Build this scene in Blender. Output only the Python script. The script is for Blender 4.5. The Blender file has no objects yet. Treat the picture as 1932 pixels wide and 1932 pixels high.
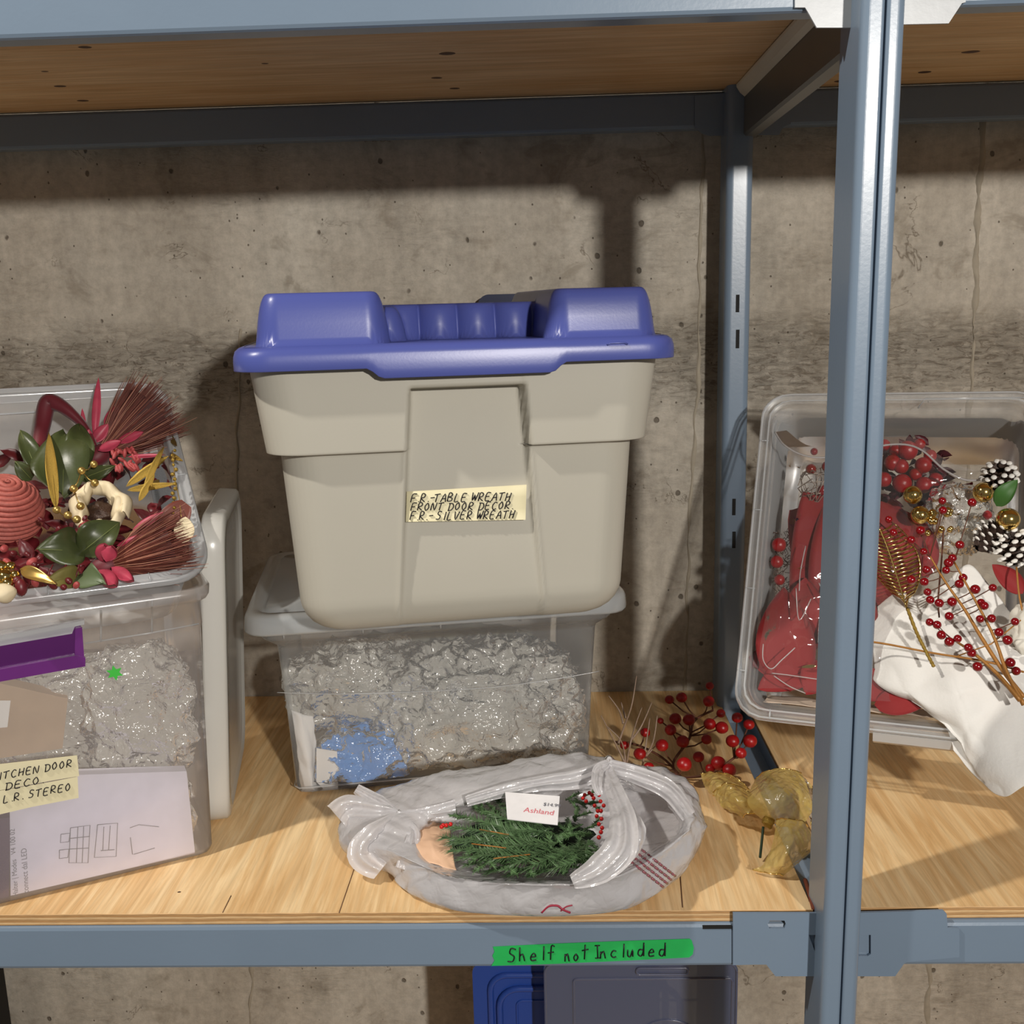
import bpy, bmesh, math, random
from mathutils import Vector, Matrix, noise
random.seed(7)
PI = math.pi
SC = bpy.context.scene
COL = SC.collection
V = Vector

# ------------------------------------------------------------------ camera
CAM = V((0.12792, -1.14648, 0.74544)); FPX = 1918.59
YAW, PITCH, ROLL = 0.03288, -0.20174, -0.025613
cy, sy, cp, sp, cr, sr = math.cos(YAW), math.sin(YAW), math.cos(PITCH), math.sin(PITCH), math.cos(ROLL), math.sin(ROLL)
FW = V((-sy*cp, cy*cp, sp)); r0 = V((cy, sy, 0)); u0 = r0.cross(FW)
RT = cr*r0 + sr*u0; UP = -sr*r0 + cr*u0
cam = bpy.data.objects.new('camera', bpy.data.cameras.new('camera')); COL.objects.link(cam)
cam.matrix_world = Matrix(((RT.x, UP.x, -FW.x, CAM.x), (RT.y, UP.y, -FW.y, CAM.y), (RT.z, UP.z, -FW.z, CAM.z), (0, 0, 0, 1)))
cam.data.sensor_width = 36; cam.data.lens = 36*FPX/1932; cam.data.clip_start = 0.02; cam.data.clip_end = 50
SC.camera = cam

# ------------------------------------------------------------------ world, lights, exposure
SC.view_settings.view_transform = 'Standard'; SC.view_settings.look = 'None'
SC.view_settings.gamma = 1; SC.view_settings.use_curve_mapping = False
SC.view_settings.exposure = 0.0
SC.cycles.transparent_max_bounces = 32
wd = bpy.data.worlds.new('world'); SC.world = wd; wd.use_nodes = True
wd.node_tree.nodes['Background'].inputs[0].default_value = (1.0, 0.96, 0.92, 1)
wd.node_tree.nodes['Background'].inputs[1].default_value = 0.11

def area(name, loc, target, size, power, color):
    l = bpy.data.lights.new(name, 'AREA'); l.shape = 'DISK'; l.size = size; l.energy = power; l.color = color
    o = bpy.data.objects.new(name, l); COL.objects.link(o); o.location = loc
    o.rotation_euler = (V(target)-V(loc)).to_track_quat('-Z', 'Y').to_euler()
    return o
area('ceiling_lamp_left', (-1.6, -1.0, 2.75), (0.1, 0.2, 0.2), 0.10, 62, (1.0, 0.94, 0.85))
area('room_lamp_right', (1.35, -3.1, 1.44), (0.1, 0.5, 0.6), 0.14, 96, (1.0, 0.95, 0.88))

# ------------------------------------------------------------------ geometry from photo measurements
def ray(px, py): return FW + RT*((px-966)/FPX) - UP*((py-966)/FPX)
def PY(px, py, y): d = ray(px, py); return CAM + d*((y-CAM.y)/d.y)
def PZ(px, py, z): d = ray(px, py); return CAM + d*((z-CAM.z)/d.z)
def PP(px, py, O, n): d = ray(px, py); return CAM + d*((V(O)-CAM).dot(n)/d.dot(n))

# ------------------------------------------------------------------ materials
def s2l(c): return tuple(((x/255)/12.92 if x/255 <= .04045 else ((x/255+.055)/1.055)**2.4) for x in c)
def newmat(name):
    m = bpy.data.materials.new(name); m.use_nodes = True
    nt = m.node_tree; return m, nt, nt.nodes, nt.links, nt.nodes['Principled BSDF']
def mapping(nt, scale, coord='Object'):
    tc = nt.nodes.new('ShaderNodeTexCoord'); mp = nt.nodes.new('ShaderNodeMapping')
    mp.inputs['Scale'].default_value = scale; nt.links.new(tc.outputs[coord], mp.inputs[0]); return mp.outputs[0]
def noise_n(nt, vec, scale, detail=4, rough=.55, dist=0):
    n = nt.nodes.new('ShaderNodeTexNoise'); n.inputs['Scale'].default_value = scale; n.inputs['Detail'].default_value = detail
    n.inputs['Roughness'].default_value = rough; n.inputs['Distortion'].default_value = dist
    if vec is not None: nt.links.new(vec, n.inputs['Vector'])
    return n.outputs['Fac']
def ramp(nt, fac, stops):
    r = nt.nodes.new('ShaderNodeValToRGB'); el = r.color_ramp.elements
    while len(el) < len(stops): el.new(.5)
    for e, (p, c) in zip(el, stops):
        e.position = p; e.color = (*(c if isinstance(c, (tuple, list)) else (c, c, c)), 1)
    nt.links.new(fac, r.inputs[0]); return r.outputs[0]
def mixc(nt, fac, a, b, mode='MIX'):
    m = nt.nodes.new('ShaderNodeMix'); m.data_type = 'RGBA'; m.blend_type = mode
    for s, v in ((m.inputs[0], fac), (m.inputs[6], a), (m.inputs[7], b)):
        if hasattr(v, 'links') or hasattr(v, 'is_linked'): nt.links.new(v, s)
        elif isinstance(v, (int, float)): s.default_value = v
        else: s.default_value = (*v, 1)
    return m.outputs[2]
def mathn(nt, op, a, b=0, clamp=False):
    m = nt.nodes.new('ShaderNodeMath'); m.operation = op; m.use_clamp = clamp
    for s, v in ((m.inputs[0], a), (m.inputs[1], b)):
        if isinstance(v, (int, float)): s.default_value = v
        else: nt.links.new(v, s)
    return m.outputs[0]
def bump(nt, h, strength, dist=.002, normal=None):
    b = nt.nodes.new('ShaderNodeBump'); b.inputs['Strength'].default_value = strength; b.inputs['Distance'].default_value = dist
    nt.links.new(h, b.inputs['Height'])
    if normal is not None: nt.links.new(normal, b.inputs['Normal'])
    return b.outputs[0]
MC = {}
def plain(name, rgb, rough=.5, metal=0, var=.12, vscale=40, bmp=0, bscale=120, spec=.5, trans=0, sheen=0, coat=0):
    """solid colour with a little procedural variation"""
    if name in MC: return MC[name]
    m, nt, N, L, b = newmat(name); c = s2l(rgb)
    vec = mapping(nt, (1, 1, 1)); f = noise_n(nt, vec, vscale, 3)
    L.new(mixc(nt, f, tuple(x*(1-var) for x in c), tuple(min(1, x*(1+var)) for x in c)), b.inputs['Base Color'])
    b.inputs['Roughness'].default_value = rough; b.inputs['Metallic'].default_value = metal
    b.inputs['Specular IOR Level'].default_value = spec
    if trans:
        b.inputs['Subsurface Weight'].default_value = 0
    if coat: b.inputs['Coat Weight'].default_value = coat; b.inputs['Coat Roughness'].default_value = .1
    if sheen: b.inputs['Sheen Weight'].default_value = sheen
    if bmp: L.new(bump(nt, noise_n(nt, vec, bscale, 4), bmp, .001), b.inputs['Normal'])
    MC[name] = m; return m
def film(name, rgb, clear, rough=.25, spec=.6, bmp=0, bscale=60, transl=.4, tint=(1, 1, 1), bdist=.002):
    """translucent plastic: part see-through, part milky diffuse and gloss"""
    if name in MC: return MC[name]
    m, nt, N, L, b = newmat(name); c = s2l(rgb)
    out = N['Material Output']; b.inputs['Base Color'].default_value = (*c, 1); b.inputs['Roughness'].default_value = rough
    b.inputs['Specular IOR Level'].default_value = spec
    tl = N.new('ShaderNodeBsdfTranslucent'); tl.inputs[0].default_value = (*c, 1)
    tr = N.new('ShaderNodeBsdfTransparent'); tr.inputs[0].default_value = (*tint, 1)
    m1 = N.new('ShaderNodeMixShader'); m1.inputs[0].default_value = transl; L.new(b.outputs[0], m1.inputs[1]); L.new(tl.outputs[0], m1.inputs[2])
    m2 = N.new('ShaderNodeMixShader'); m2.inputs[0].default_value = clear; L.new(m1.outputs[0], m2.inputs[1]); L.new(tr.outputs[0], m2.inputs[2])
    gl = N.new('ShaderNodeBsdfGlossy'); gl.inputs['Roughness'].default_value = rough*.6; gl.inputs[0].default_value = (1, 1, 1, 1)
    fr = N.new('ShaderNodeFresnel'); fr.inputs[0].default_value = 1.45
    m3 = N.new('ShaderNodeMixShader'); L.new(fr.outputs[0], m3.inputs[0]); L.new(m2.outputs[0], m3.inputs[1]); L.new(gl.outputs[0], m3.inputs[2])
    L.new(m3.outputs[0], out.inputs[0])
    if bmp:
        mp_ = mapping(nt, (1, 1, 1)); h = None
        for k_, (sc_, w_) in enumerate(((1, 1.0), (2.3, .45), (5.1, .2))):
            n_ = noise_n(nt, mp_, bscale*sc_, 2, .5, .5)
            rd = mathn(nt, 'MULTIPLY', mathn(nt, 'ABSOLUTE', mathn(nt, 'SUBTRACT', n_, .5)), w_)
            h = rd if h is None else mathn(nt, 'ADD', h, rd)
        nb = bump(nt, h, bmp, bdist)
        for s in (b.inputs['Normal'], gl.inputs['Normal'], fr.inputs['Normal'], tl.inputs['Normal']): L.new(nb, s)
    MC[name] = m; return m

def mat_concrete():
    m, nt, N, L, b = newmat('concrete')
    P = mapping(nt, (1, 1, 1))
    sep = N.new('ShaderNodeSeparateXYZ'); L.new(P, sep.inputs[0]); X, Z = sep.outputs[0], sep.outputs[2]
    big = noise_n(nt, P, 2.3, 5, .6)
    base = ramp(nt, big, [(.32, s2l((160, 151, 137))), (.5, s2l((184, 176, 163))), (.7, s2l((198, 192, 180)))])
    fine = noise_n(nt, P, 60, 6, .7)
    base = mixc(nt, 1, base, ramp(nt, fine, [(.3, .80), (.65, 1.1)]), 'MULTIPLY')
    # rough honeycombed band
    zn = mathn(nt, 'ADD', Z, mathn(nt, 'MULTIPLY', noise_n(nt, P, 5, 3), .12))
    band = ramp(nt, zn, [(.60, 0.0), (.655, 1.0), (.73, 1.0), (.80, 0.0)])
    band2 = ramp(nt, noise_n(nt, mapping(nt, (3, 1, 5)), 1.3, 3), [(.42, .0), (.62, .8)])
    bandf = mathn(nt, 'MULTIPLY', mathn(nt, 'MAXIMUM', band, mathn(nt, 'MULTIPLY', band2, .35)), 1)
    rg = noise_n(nt, mapping(nt, (1, 1, 3.2)), 32, 7, .72, 1.1)
    rgd = ramp(nt, rg, [(.40, 0.0), (.50, 1.0)])
    base = mixc(nt, mathn(nt, 'MULTIPLY', mathn(nt, 'MULTIPLY', bandf, .55), mathn(nt, 'SUBTRACT', 1, rgd)), base, s2l((88, 74, 58)))
    pt = ramp(nt, noise_n(nt, mapping(nt, (1, 1, 1.4)), 9, 4, .65, .8), [(.56, 0.0), (.66, 1.0)])
    base = mixc(nt, mathn(nt, 'MULTIPLY', pt, .34), base, s2l((112, 100, 82)))
    ck = mathn(nt, 'ABSOLUTE', mathn(nt, 'SUBTRACT', noise_n(nt, P, 5.5, 6, .6, .5), .5))
    ckm = mathn(nt, 'MULTIPLY', ramp(nt, ck, [(.0, 1.0), (.006, 0.0)]), ramp(nt, noise_n(nt, P, 7, 2), [(.56, 0.0), (.62, .7)]))
    base = mixc(nt, ckm, base, s2l((90, 78, 62)))
    # bug holes
    def pits(scale, thr, seed):
        mp = mapping(nt, (scale, scale, scale*.8)); mp.node.inputs['Location'].default_value = (seed, seed*.3, seed*1.7)
        nn = N.new('ShaderNodeTexNoise'); nn.inputs['Scale'].default_value = 2.5; L.new(mp, nn.inputs['Vector'])
        add = N.new('ShaderNodeMixRGB'); add.inputs[0].default_value = .12; L.new(mp, add.inputs[1]); L.new(nn.outputs['Color'], add.inputs[2])
        v = N.new('ShaderNodeTexVoronoi'); v.inputs['Scale'].default_value = 1; L.new(add.outputs[0], v.inputs['Vector'])
        vs = N.new('ShaderNodeSeparateColor'); L.new(v.outputs['Color'], vs.inputs[0])
        keep = mathn(nt, 'MULTIPLY', mathn(nt, 'GREATER_THAN', vs.outputs[0], .68), mathn(nt, 'ADD', .3, vs.outputs[1]))
        d = mathn(nt, 'DIVIDE', v.outputs['Distance'], mathn(nt, 'ADD', mathn(nt, 'MULTIPLY', keep, thr), .0001))
        return ramp(nt, d, [(.7, 1.0), (1.0, 0.0)])
    p = mathn(nt, 'MAXIMUM', pits(30, .11, 3.1), pits(75, .14, 9.2))
    base = mixc(nt, mathn(nt, 'MULTIPLY', p, .72), base, s2l((70, 58, 44)))
    # faint vertical streaks
    st = noise_n(nt, mapping(nt, (9, 1, .8)), 2, 4, .6)
    base = mixc(nt, 1, base, ramp(nt, st, [(.35, .88), (.6, 1.04)]), 'MULTIPLY')
    L.new(base, b.inputs['Base Color']); b.inputs['Roughness'].default_value = .85; b.inputs['Specular IOR Level'].default_value = .25
    n1 = bump(nt, fine, .35, .003)
    n2 = bump(nt, mathn(nt, 'MULTIPLY', rg, bandf), .8, .012, n1)
    n3 = bump(nt, mathn(nt, 'SUBTRACT', 1, p), .7, .004, n2)
    L.new(n3, b.inputs['Normal']); return m

def mat_ply(name, along, light, dark, seam=True, bandz=None, lightc=None):
    m, nt, N, L, b = newmat(name)
    sc = (14, 1.1, 1) if along == 'Y' else (1.1, 14, 1)
    P = mapping(nt, (1, 1, 1))
    g = noise_n(nt, mapping(nt, sc), 3.2, 6, .62, .9)
    g2 = noise_n(nt, mapping(nt, tuple(x*5 if x > 5 else x*2 for x in sc)), 3, 4, .6, .2)
    big = noise_n(nt, P, 3, 3)
    c = ramp(nt, g, [(.30, s2l(dark)), (.48, s2l(tuple((a+d)/2 for a, d in zip(light, dark)))), (.62, s2l(light))])
    c = mixc(nt, 1, c, ramp(nt, g2, [(.3, .86), (.6, 1.05)]), 'MULTIPLY')
    c = mixc(nt, 1, c, ramp(nt, big, [(.3, (.92, .86, .78)), (.65, (1.05, 1.05, 1.05))]), 'MULTIPLY')
    L.new(c, b.inputs['Base Color']); b.inputs['Roughness'].default_value = .55
    L.new(bump(nt, g2, .15, .001), b.inputs['Normal'])
    return m
def mat_plyedge():
    m, nt, N, L, b = newmat('plywood_edge')
    P = mapping(nt, (1, 1, 1)); sep = N.new('ShaderNodeSeparateXYZ'); L.new(P, sep.inputs[0])
    w = mathn(nt, 'MULTIPLY', noise_n(nt, mapping(nt, (6, 6, 30)), 2, 4), .0035)
    z = mathn(nt, 'FRACT', mathn(nt, 'MULTIPLY', mathn(nt, 'ADD', sep.outputs[2], w), 1/.0066))
    c = ramp(nt, z, [(0, s2l((112, 80, 48))), (.10, s2l((196, 156, 108))), (.55, s2l((222, 188, 140))), (.60, s2l((172, 128, 80))), (1, s2l((190, 148, 98)))])
    c = mixc(nt, 1, c, ramp(nt, noise_n(nt, mapping(nt, (10, 10, 120)), 4, 5, .7), [(.3, .75), (.6, 1.08)]), 'MULTIPLY')
    L.new(c, b.inputs['Base Color']); b.inputs['Roughness'].default_value = .8; return m

M_steel = plain('blue_grey_paint', (116, 133, 152), .32, 0, .07, 6, .10, 160, .5, coat=.12)
M_galv = plain('bright_steel', (168, 172, 176), .35, .0, .1, 60, .1, 90)
M_dark = plain('dark_void', (14, 13, 12), .8, 0, .05)
M_brace = plain('dark_brace_paint', (104, 104, 100), .35, .2, .08, 12)
M_conc = mat_concrete()
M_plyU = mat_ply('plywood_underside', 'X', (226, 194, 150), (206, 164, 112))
M_plyD = mat_ply('plywood_deck', 'Y', (242, 212, 164), (214, 170, 114))
M_plyE = mat_plyedge()
M_bin = film('milky_clear_plastic', (240, 242, 244), .80, .55, .6, transl=.35)
M_binL = film('milky_front_plastic', (246, 238, 234), .74, .28, .6, transl=.25)
M_rim = film('milky_rim_plastic', (240, 243, 246), .30, .25, .6, transl=.5)
M_lidw = film('white_lid_plastic', (246, 245, 240), .04, .35, .5, transl=.45)
M_lidc = film('clear_lid_plastic', (236, 242, 246), .35, .25, .6, transl=.5)
M_bag = film('grey_film', (236, 234, 237), .06, .24, .9, .8, 11, .42, bdist=.010)
M_wrap = film('crinkled_clear_wrap', (226, 223, 214), .30, .14, 1.0, 1.0, 15, .3, bdist=.022)
M_zip = film('clear_bag_film', (226, 222, 222), .95, .07, .9, .35, 8, .3, bdist=.004)
M_blue = film('blue_film', (104, 172, 250), .0, .20, .9, .9, 16, .3, bdist=.016)
M_org = film('gold_organza', (236, 212, 124), .30, .24, 1.0, .8, 26, .5, bdist=.006)
M_totel = plain('periwinkle_plastic', (76, 86, 156), .33, 0, .04, 8, .05, 300, .5)
M_toteb = plain('putty_plastic', (182, 178, 166), .42, 0, .03, 8, .06, 400, .4)
M_tape = plain('masking_tape', (228, 219, 182), .6, 0, .05, 80, .15, 60)
M_ink = plain('black_ink', (22, 18, 24), .5)
M_green = plain('green_tape', (36, 176, 86), .45, 0, .1, 60, .2, 80)
M_star = plain('green_sticker', (60, 190, 62), .5)
M_purple = plain('purple_plastic', (84, 24, 96), .3, 0, .08, 20)
M_white = plain('white_paper', (232, 230, 228), .75, 0, .04, 30, .2, 120)
M_tissue = plain('white_tissue', (226, 224, 220), .8, 0, .04, 20, .5, 240)
M_gold = plain('shiny_gold', (232, 200, 124), .14, 1, .1, 60)
M_goldm = plain('matte_gold', (200, 168, 96), .35, .8, .1, 60)
M_gglit = plain('gold_glitter', (176, 146, 70), .3, .85, .5, 900, 1, 1400)
M_berry = plain('glossy_red_berry', (126, 4, 16), .16, 0, .15, 90, coat=.6)
M_berryd = plain('matte_red_berry', (146, 6, 12), .34, 0, .2, 200, .3, 500)
M_stem = plain('brown_stem', (92, 52, 34), .7, 0, .3, 200)
M_stemg = plain('tan_gold_stem', (168, 116, 54), .5, .2, .3, 200)
M_needle = plain('evergreen_needles', (84, 112, 74), .35, 0, .6, 120)
M_twigw = plain('frosted_twig', (150, 128, 112), .5, 0, .4, 300)
M_leafg = plain('dark_green_leaf', (66, 74, 42), .36, 0, .35, 30, .3, 60)
M_burg = plain('burgundy_velvet', (98, 18, 32), .55, 0, .3, 40, sheen=.2)
M_pink = plain('pink_bud', (176, 62, 84), .45, 0, .5, 45)
M_bris = plain('brown_bristle', (122, 62, 50), .5, 0, .5, 150)
M_twine = plain('rose_twine', (178, 96, 86), .6, 0, .35, 200, .4, 500)
M_cream = plain('cream_wood_curl', (226, 210, 176), .6, 0, .1, 40, .4, 90)
M_pod = plain('maroon_pod', (96, 26, 32), .4, 0, .4, 60)
M_redv = plain('red_velvet_petal', (132, 5, 9), .7, 0, .15, 12, .1, 200, sheen=.3)
M_cone = plain('pinecone_brown', (62, 46, 38), .6, 0, .3, 80)
M_frost = plain('frost_tip', (235, 232, 226), .6)
M_navy = plain('navy_plastic', (22, 30, 62), .35)
M_cobalt = plain('cobalt_plastic', (38, 70, 150), .35, 0, .05, 10)
M_greyc = film('smoky_lid_plastic', (116, 124, 156), .25, .3, .5, transl=.4)
M_card = plain('tan_cardboard', (176, 150, 122), .7)
M_skin = plain('beige_lining_paper', (222, 182, 150), .6, 0, .08, 20, .2, 50)
M_printr = plain('maroon_print', (150, 34, 58), .5)
M_pinkp = plain('pink_print', (222, 120, 130), .5)
M_greyp = plain('grey_print', (110, 110, 120), .5)
M_sil = plain('silver_foil', (200, 200, 196), .25, .8, .2, 80, .6, 80)
M_floor = plain('floor_concrete', (120, 112, 100), .8, 0, .1, 4)

# ------------------------------------------------------------------ mesh helpers
def wloc(o):
    p = V(o.location)
    while o.parent: o = o.parent; p = p + V(o.location)
    return p
def mk(name, verts, faces, mat, parent=None, smooth=True, base=None):
    me = bpy.data.meshes.new(name)
    off = wloc(parent) if parent else (V(base) if base is not None else V((0, 0, 0)))
    me.from_pydata([tuple(V(v)-off) for v in verts], [], faces)
    mats = mat if isinstance(mat, (list, tuple)) else [mat]
    for q in mats: me.materials.append(q)
    if smooth: me.polygons.foreach_set('use_smooth', [True]*len(me.polygons))
    me.update()
    o = bpy.data.objects.new(name, me); COL.objects.link(o)
    if parent: o.parent = parent
    elif base is not None: o.location = base
    return o
def thing(name, label, cat, loc, group=None, kind=None):
    o = bpy.data.objects.new(name, None); COL.objects.link(o); o.location = loc; o.empty_display_size = .02
    o['label'] = label; o['category'] = cat
    if group: o['group'] = group
    if kind: o['kind'] = kind
    return o
def tag(o, label, cat, group=None, kind=None):
    o['label'] = label; o['category'] = cat
    if group: o['group'] = group
    if kind: o['kind'] = kind
    return o
class B:
    """collects shapes into one mesh"""
    def __init__(s): s.v = []; s.f = []
    def add(s, v, f):
        n = len(s.v); s.v += [V(x) for x in v]; s.f += [[i+n for i in q] for q in f]; return s
    def mk(s, name, mat, parent=None, smooth=True, base=None): return mk(name, s.v, s.f, mat, parent, smooth, base)
def base_of(vs):
    n = len(vs); return V((sum(v.x for v in vs)/n, sum(v.y for v in vs)/n, min(v.z for v in vs)))
def box(a, b):
    (x0, y0, z0), (x1, y1, z1) = a, b
    v = [(x0, y0, z0), (x1, y0, z0), (x1, y1, z0), (x0, y1, z0), (x0, y0, z1), (x1, y0, z1), (x1, y1, z1), (x0, y1, z1)]
    return v, [(0, 3, 2, 1), (4, 5, 6, 7), (0, 1, 5, 4), (1, 2, 6, 5), (2, 3, 7, 6), (3, 0, 4, 7)]
def grid(nu, nv, fn, cu=False, cv=False):
    v = [V(fn(i/(nu if cu else nu-1), j/(nv if cv else nv-1))) for j in range(nv) for i in range(nu)]
    f = []
    for j in range(nv if cv else nv-1):
        for i in range(nu if cu else nu-1):
            i2, j2 = (i+1) % nu, (j+1) % nv
            f.append((j*nu+i, j*nu+i2, j2*nu+i2, j2*nu+i))
    return v, f
def loft(rings, closed=True, cap0=False, cap1=False):
    n = len(rings[0]); v = [V(p) for r in rings for p in r]; f = []
    for j in range(len(rings)-1):
        for i in range(n if closed else n-1):
            k = (i+1) % n; f.append((j*n+i, j*n+k, (j+1)*n+k, (j+1)*n+i))
    if cap0: f.append(tuple(range(n-1, -1, -1)))
    if cap1: f.append(tuple((len(rings)-1)*n+i for i in range(n)))
    return v, f
def tube(pts, r, sides=6, cap=True, flat=1):
    pts = [V(p) for p in pts]; n = len(pts); rings = []
    t0 = (pts[1]-pts[0]).normalized(); a = t0.orthogonal().normalized()
    for i in range(n):
        t = (pts[min(i+1, n-1)]-pts[max(i-1, 0)])
        t = t.normalized() if t.length > 1e-9 else t0
        a = (a - t*a.dot(t)); a = a.normalized() if a.length > 1e-9 else t.orthogonal().normalized()
        b = t.cross(a); rr = r[i] if isinstance(r, (list, tuple)) else r
        rings.append([pts[i] + a*math.cos(2*PI*k/sides)*rr + b*math.sin(2*PI*k/sides)*rr*flat for k in range(sides)])
    return loft(rings, True, cap, cap)
def ball(c, r, seg=12, rings=8, axis=None, sq=(1, 1, 1), nz=0, nsc=30):
    c = V(c); q = V(axis).normalized().to_track_quat('Z', 'Y') if axis is not None else None
    def fn(i, j):
        th = 2*PI*i; ph = PI*j
        p = V((math.sin(ph)*math.cos(th)*sq[0], math.sin(ph)*math.sin(th)*sq[1], math.cos(ph)*sq[2]))*r
        if q: p = q @ p
        if nz: p = p*(1+nz*noise.noise((c+p)*nsc))
        return c+p
    return grid(seg, rings+1, fn, cu=True)
def cat(pts, n):
    """Catmull-Rom through pts, n samples per span"""
    pts = [V(p) for p in pts]; o = []
    for i in range(len(pts)-1):
        p0, p1, p2, p3 = pts[max(i-1, 0)], pts[i], pts[i+1], pts[min(i+2, len(pts)-1)]
        for k in range(n):
            t = k/n; o.append(.5*((2*p1)+(p2-p0)*t+(2*p0-5*p1+4*p2-p3)*t*t+(3*p1-p0-3*p2+p3)*t**3))
    o.append(pts[-1]); return o
def catc(pts, m):
    """closed Catmull-Rom, m samples in all"""
    pts = [V(p) for p in pts]; n = len(pts); o = []
    for k in range(m):
        s = k/m*n; i = int(s); t = s-i
        p0, p1, p2, p3 = pts[(i-1) % n], pts[i % n], pts[(i+1) % n], pts[(i+2) % n]
        o.append(.5*((2*p1)+(p2-p0)*t+(2*p0-5*p1+4*p2-p3)*t*t+(3*p1-p0-3*p2+p3)*t**3))
    return o
def rrect(hw, hd, r, n=8, per=1):
    """rounded rectangle outline (list of 2D)"""
    o = []
    for cx, cy_, a0 in ((hw-r, hd-r, 0), (-hw+r, hd-r, PI/2), (-hw+r, -hd+r, PI), (hw-r, -hd+r, 1.5*PI)):
        for k in range(n+1):
            a = a0+PI/2*k/n; o.append((cx+r*math.cos(a), cy_+r*math.sin(a)))
    return o
def resample(poly, m):
    L = [0]; n = len(poly)
    for i in range(n): L.append(L[-1]+math.dist(poly[i], poly[(i+1) % n]))
    o = []; i = 0
    for k in range(m):
        s = L[-1]*k/m
        while L[i+1] < s: i += 1
        t = (s-L[i])/max(L[i+1]-L[i], 1e-12); a, b = poly[i], poly[(i+1) % n]
        o.append((a[0]+(b[0]-a[0])*t, a[1]+(b[1]-a[1])*t))
    return o
def sstep(a, b, x):
    t = min(1, max(0, (x-a)/(b-a))); return t*t*(3-2*t)
def leaf(base, tip, nrm, w, curl=.0, cup=.15, nu=7, nv=12, shape=.8, wav=0, thick=.0006, tipw=0):
    """leaf blade: midrib base->tip, width w, bends away along nrm by curl"""
    base, tip, nrm = V(base), V(tip), V(nrm); d = tip-base; L = d.length; d = d/L
    s = d.cross(nrm).normalized(); n = s.cross(d).normalized(); ph = random.random()*9
    def mid(t): return base + d*L*t + n*curl*L*math.sin(PI*t)
    def fn(i, j):
        t = j; x = (i-.5)*2
        hw = w/2*max(.02, (math.sin(PI*(t**shape)))**.75*(1-tipw)+tipw*(1-t*.2))
        return mid(t)+s*hw*x + n*(cup*hw*abs(x)**1.5 + wav*w*math.sin(6*t+ph+x*2)*abs(x))
    v, f = grid(nu, nv, fn)
    m = len(v); v2 = [p - n*thick for p in v]
    f2 = [tuple(i+m for i in reversed(q)) for q in f]
    edge = [j*nu for j in range(nv)]; e2 = [j*nu+nu-1 for j in range(nv)]
    side = []
    for e in (edge, e2):
        for a, b in zip(e[:-1], e[1:]): side.append((a, b, b+m, a+m))
    return v+v2, f+f2+side
def plate(outline, holes, y0, th, name, mat, parent):
    """flat steel plate in the XZ plane, with holes (via a filled curve)"""
    cu = bpy.data.curves.new(name, 'CURVE'); cu.dimensions = '2D'; cu.fill_mode = 'BOTH'; cu.extrude = th/2
    for poly in [outline]+holes:
        s = cu.splines.new('POLY'); s.points.add(len(poly)-1); s.use_cyclic_u = True
        for p, q in zip(s.points, poly): p.co = (q[0], q[1], 0, 1)
    o = bpy.data.objects.new('tmp', cu); COL.objects.link(o)
    dg = bpy.context.evaluated_depsgraph_get(); me0 = o.evaluated_get(dg).to_mesh()
    vs = [V((v.co.x, y0+th/2-v.co.z, v.co.y)) for v in me0.vertices]; fs = [tuple(p.vertices) for p in me0.polygons]
    o.evaluated_get(dg).to_mesh_clear(); bpy.data.objects.remove(o); bpy.data.curves.remove(cu)
    return mk(name, vs, fs, mat, parent, False)
def wtext(txt, size, O, u, v, n, name, mat, parent, off=.0006, space=1.0, xs=1):
    """flat printed lettering: baseline start O, directions u (right) and v (up), n towards the reader"""
    cu = bpy.data.curves.new('t', 'FONT'); cu.body = txt; cu.size = size; cu.space_character = space
    o = bpy.data.objects.new('tmp', cu); COL.objects.link(o)
    dg = bpy.context.evaluated_depsgraph_get(); me0 = o.evaluated_get(dg).to_mesh()
    O, u, v, n = V(O), V(u), V(v), V(n)
    vs = [O+u*p.co.x*xs+v*p.co.y+n*off for p in me0.vertices]; fs = [tuple(p.vertices) for p in me0.polygons]
    o.evaluated_get(dg).to_mesh_clear(); bpy.data.objects.remove(o); bpy.data.curves.remove(cu)
    return mk(name, vs, fs, mat, parent, False)
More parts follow.
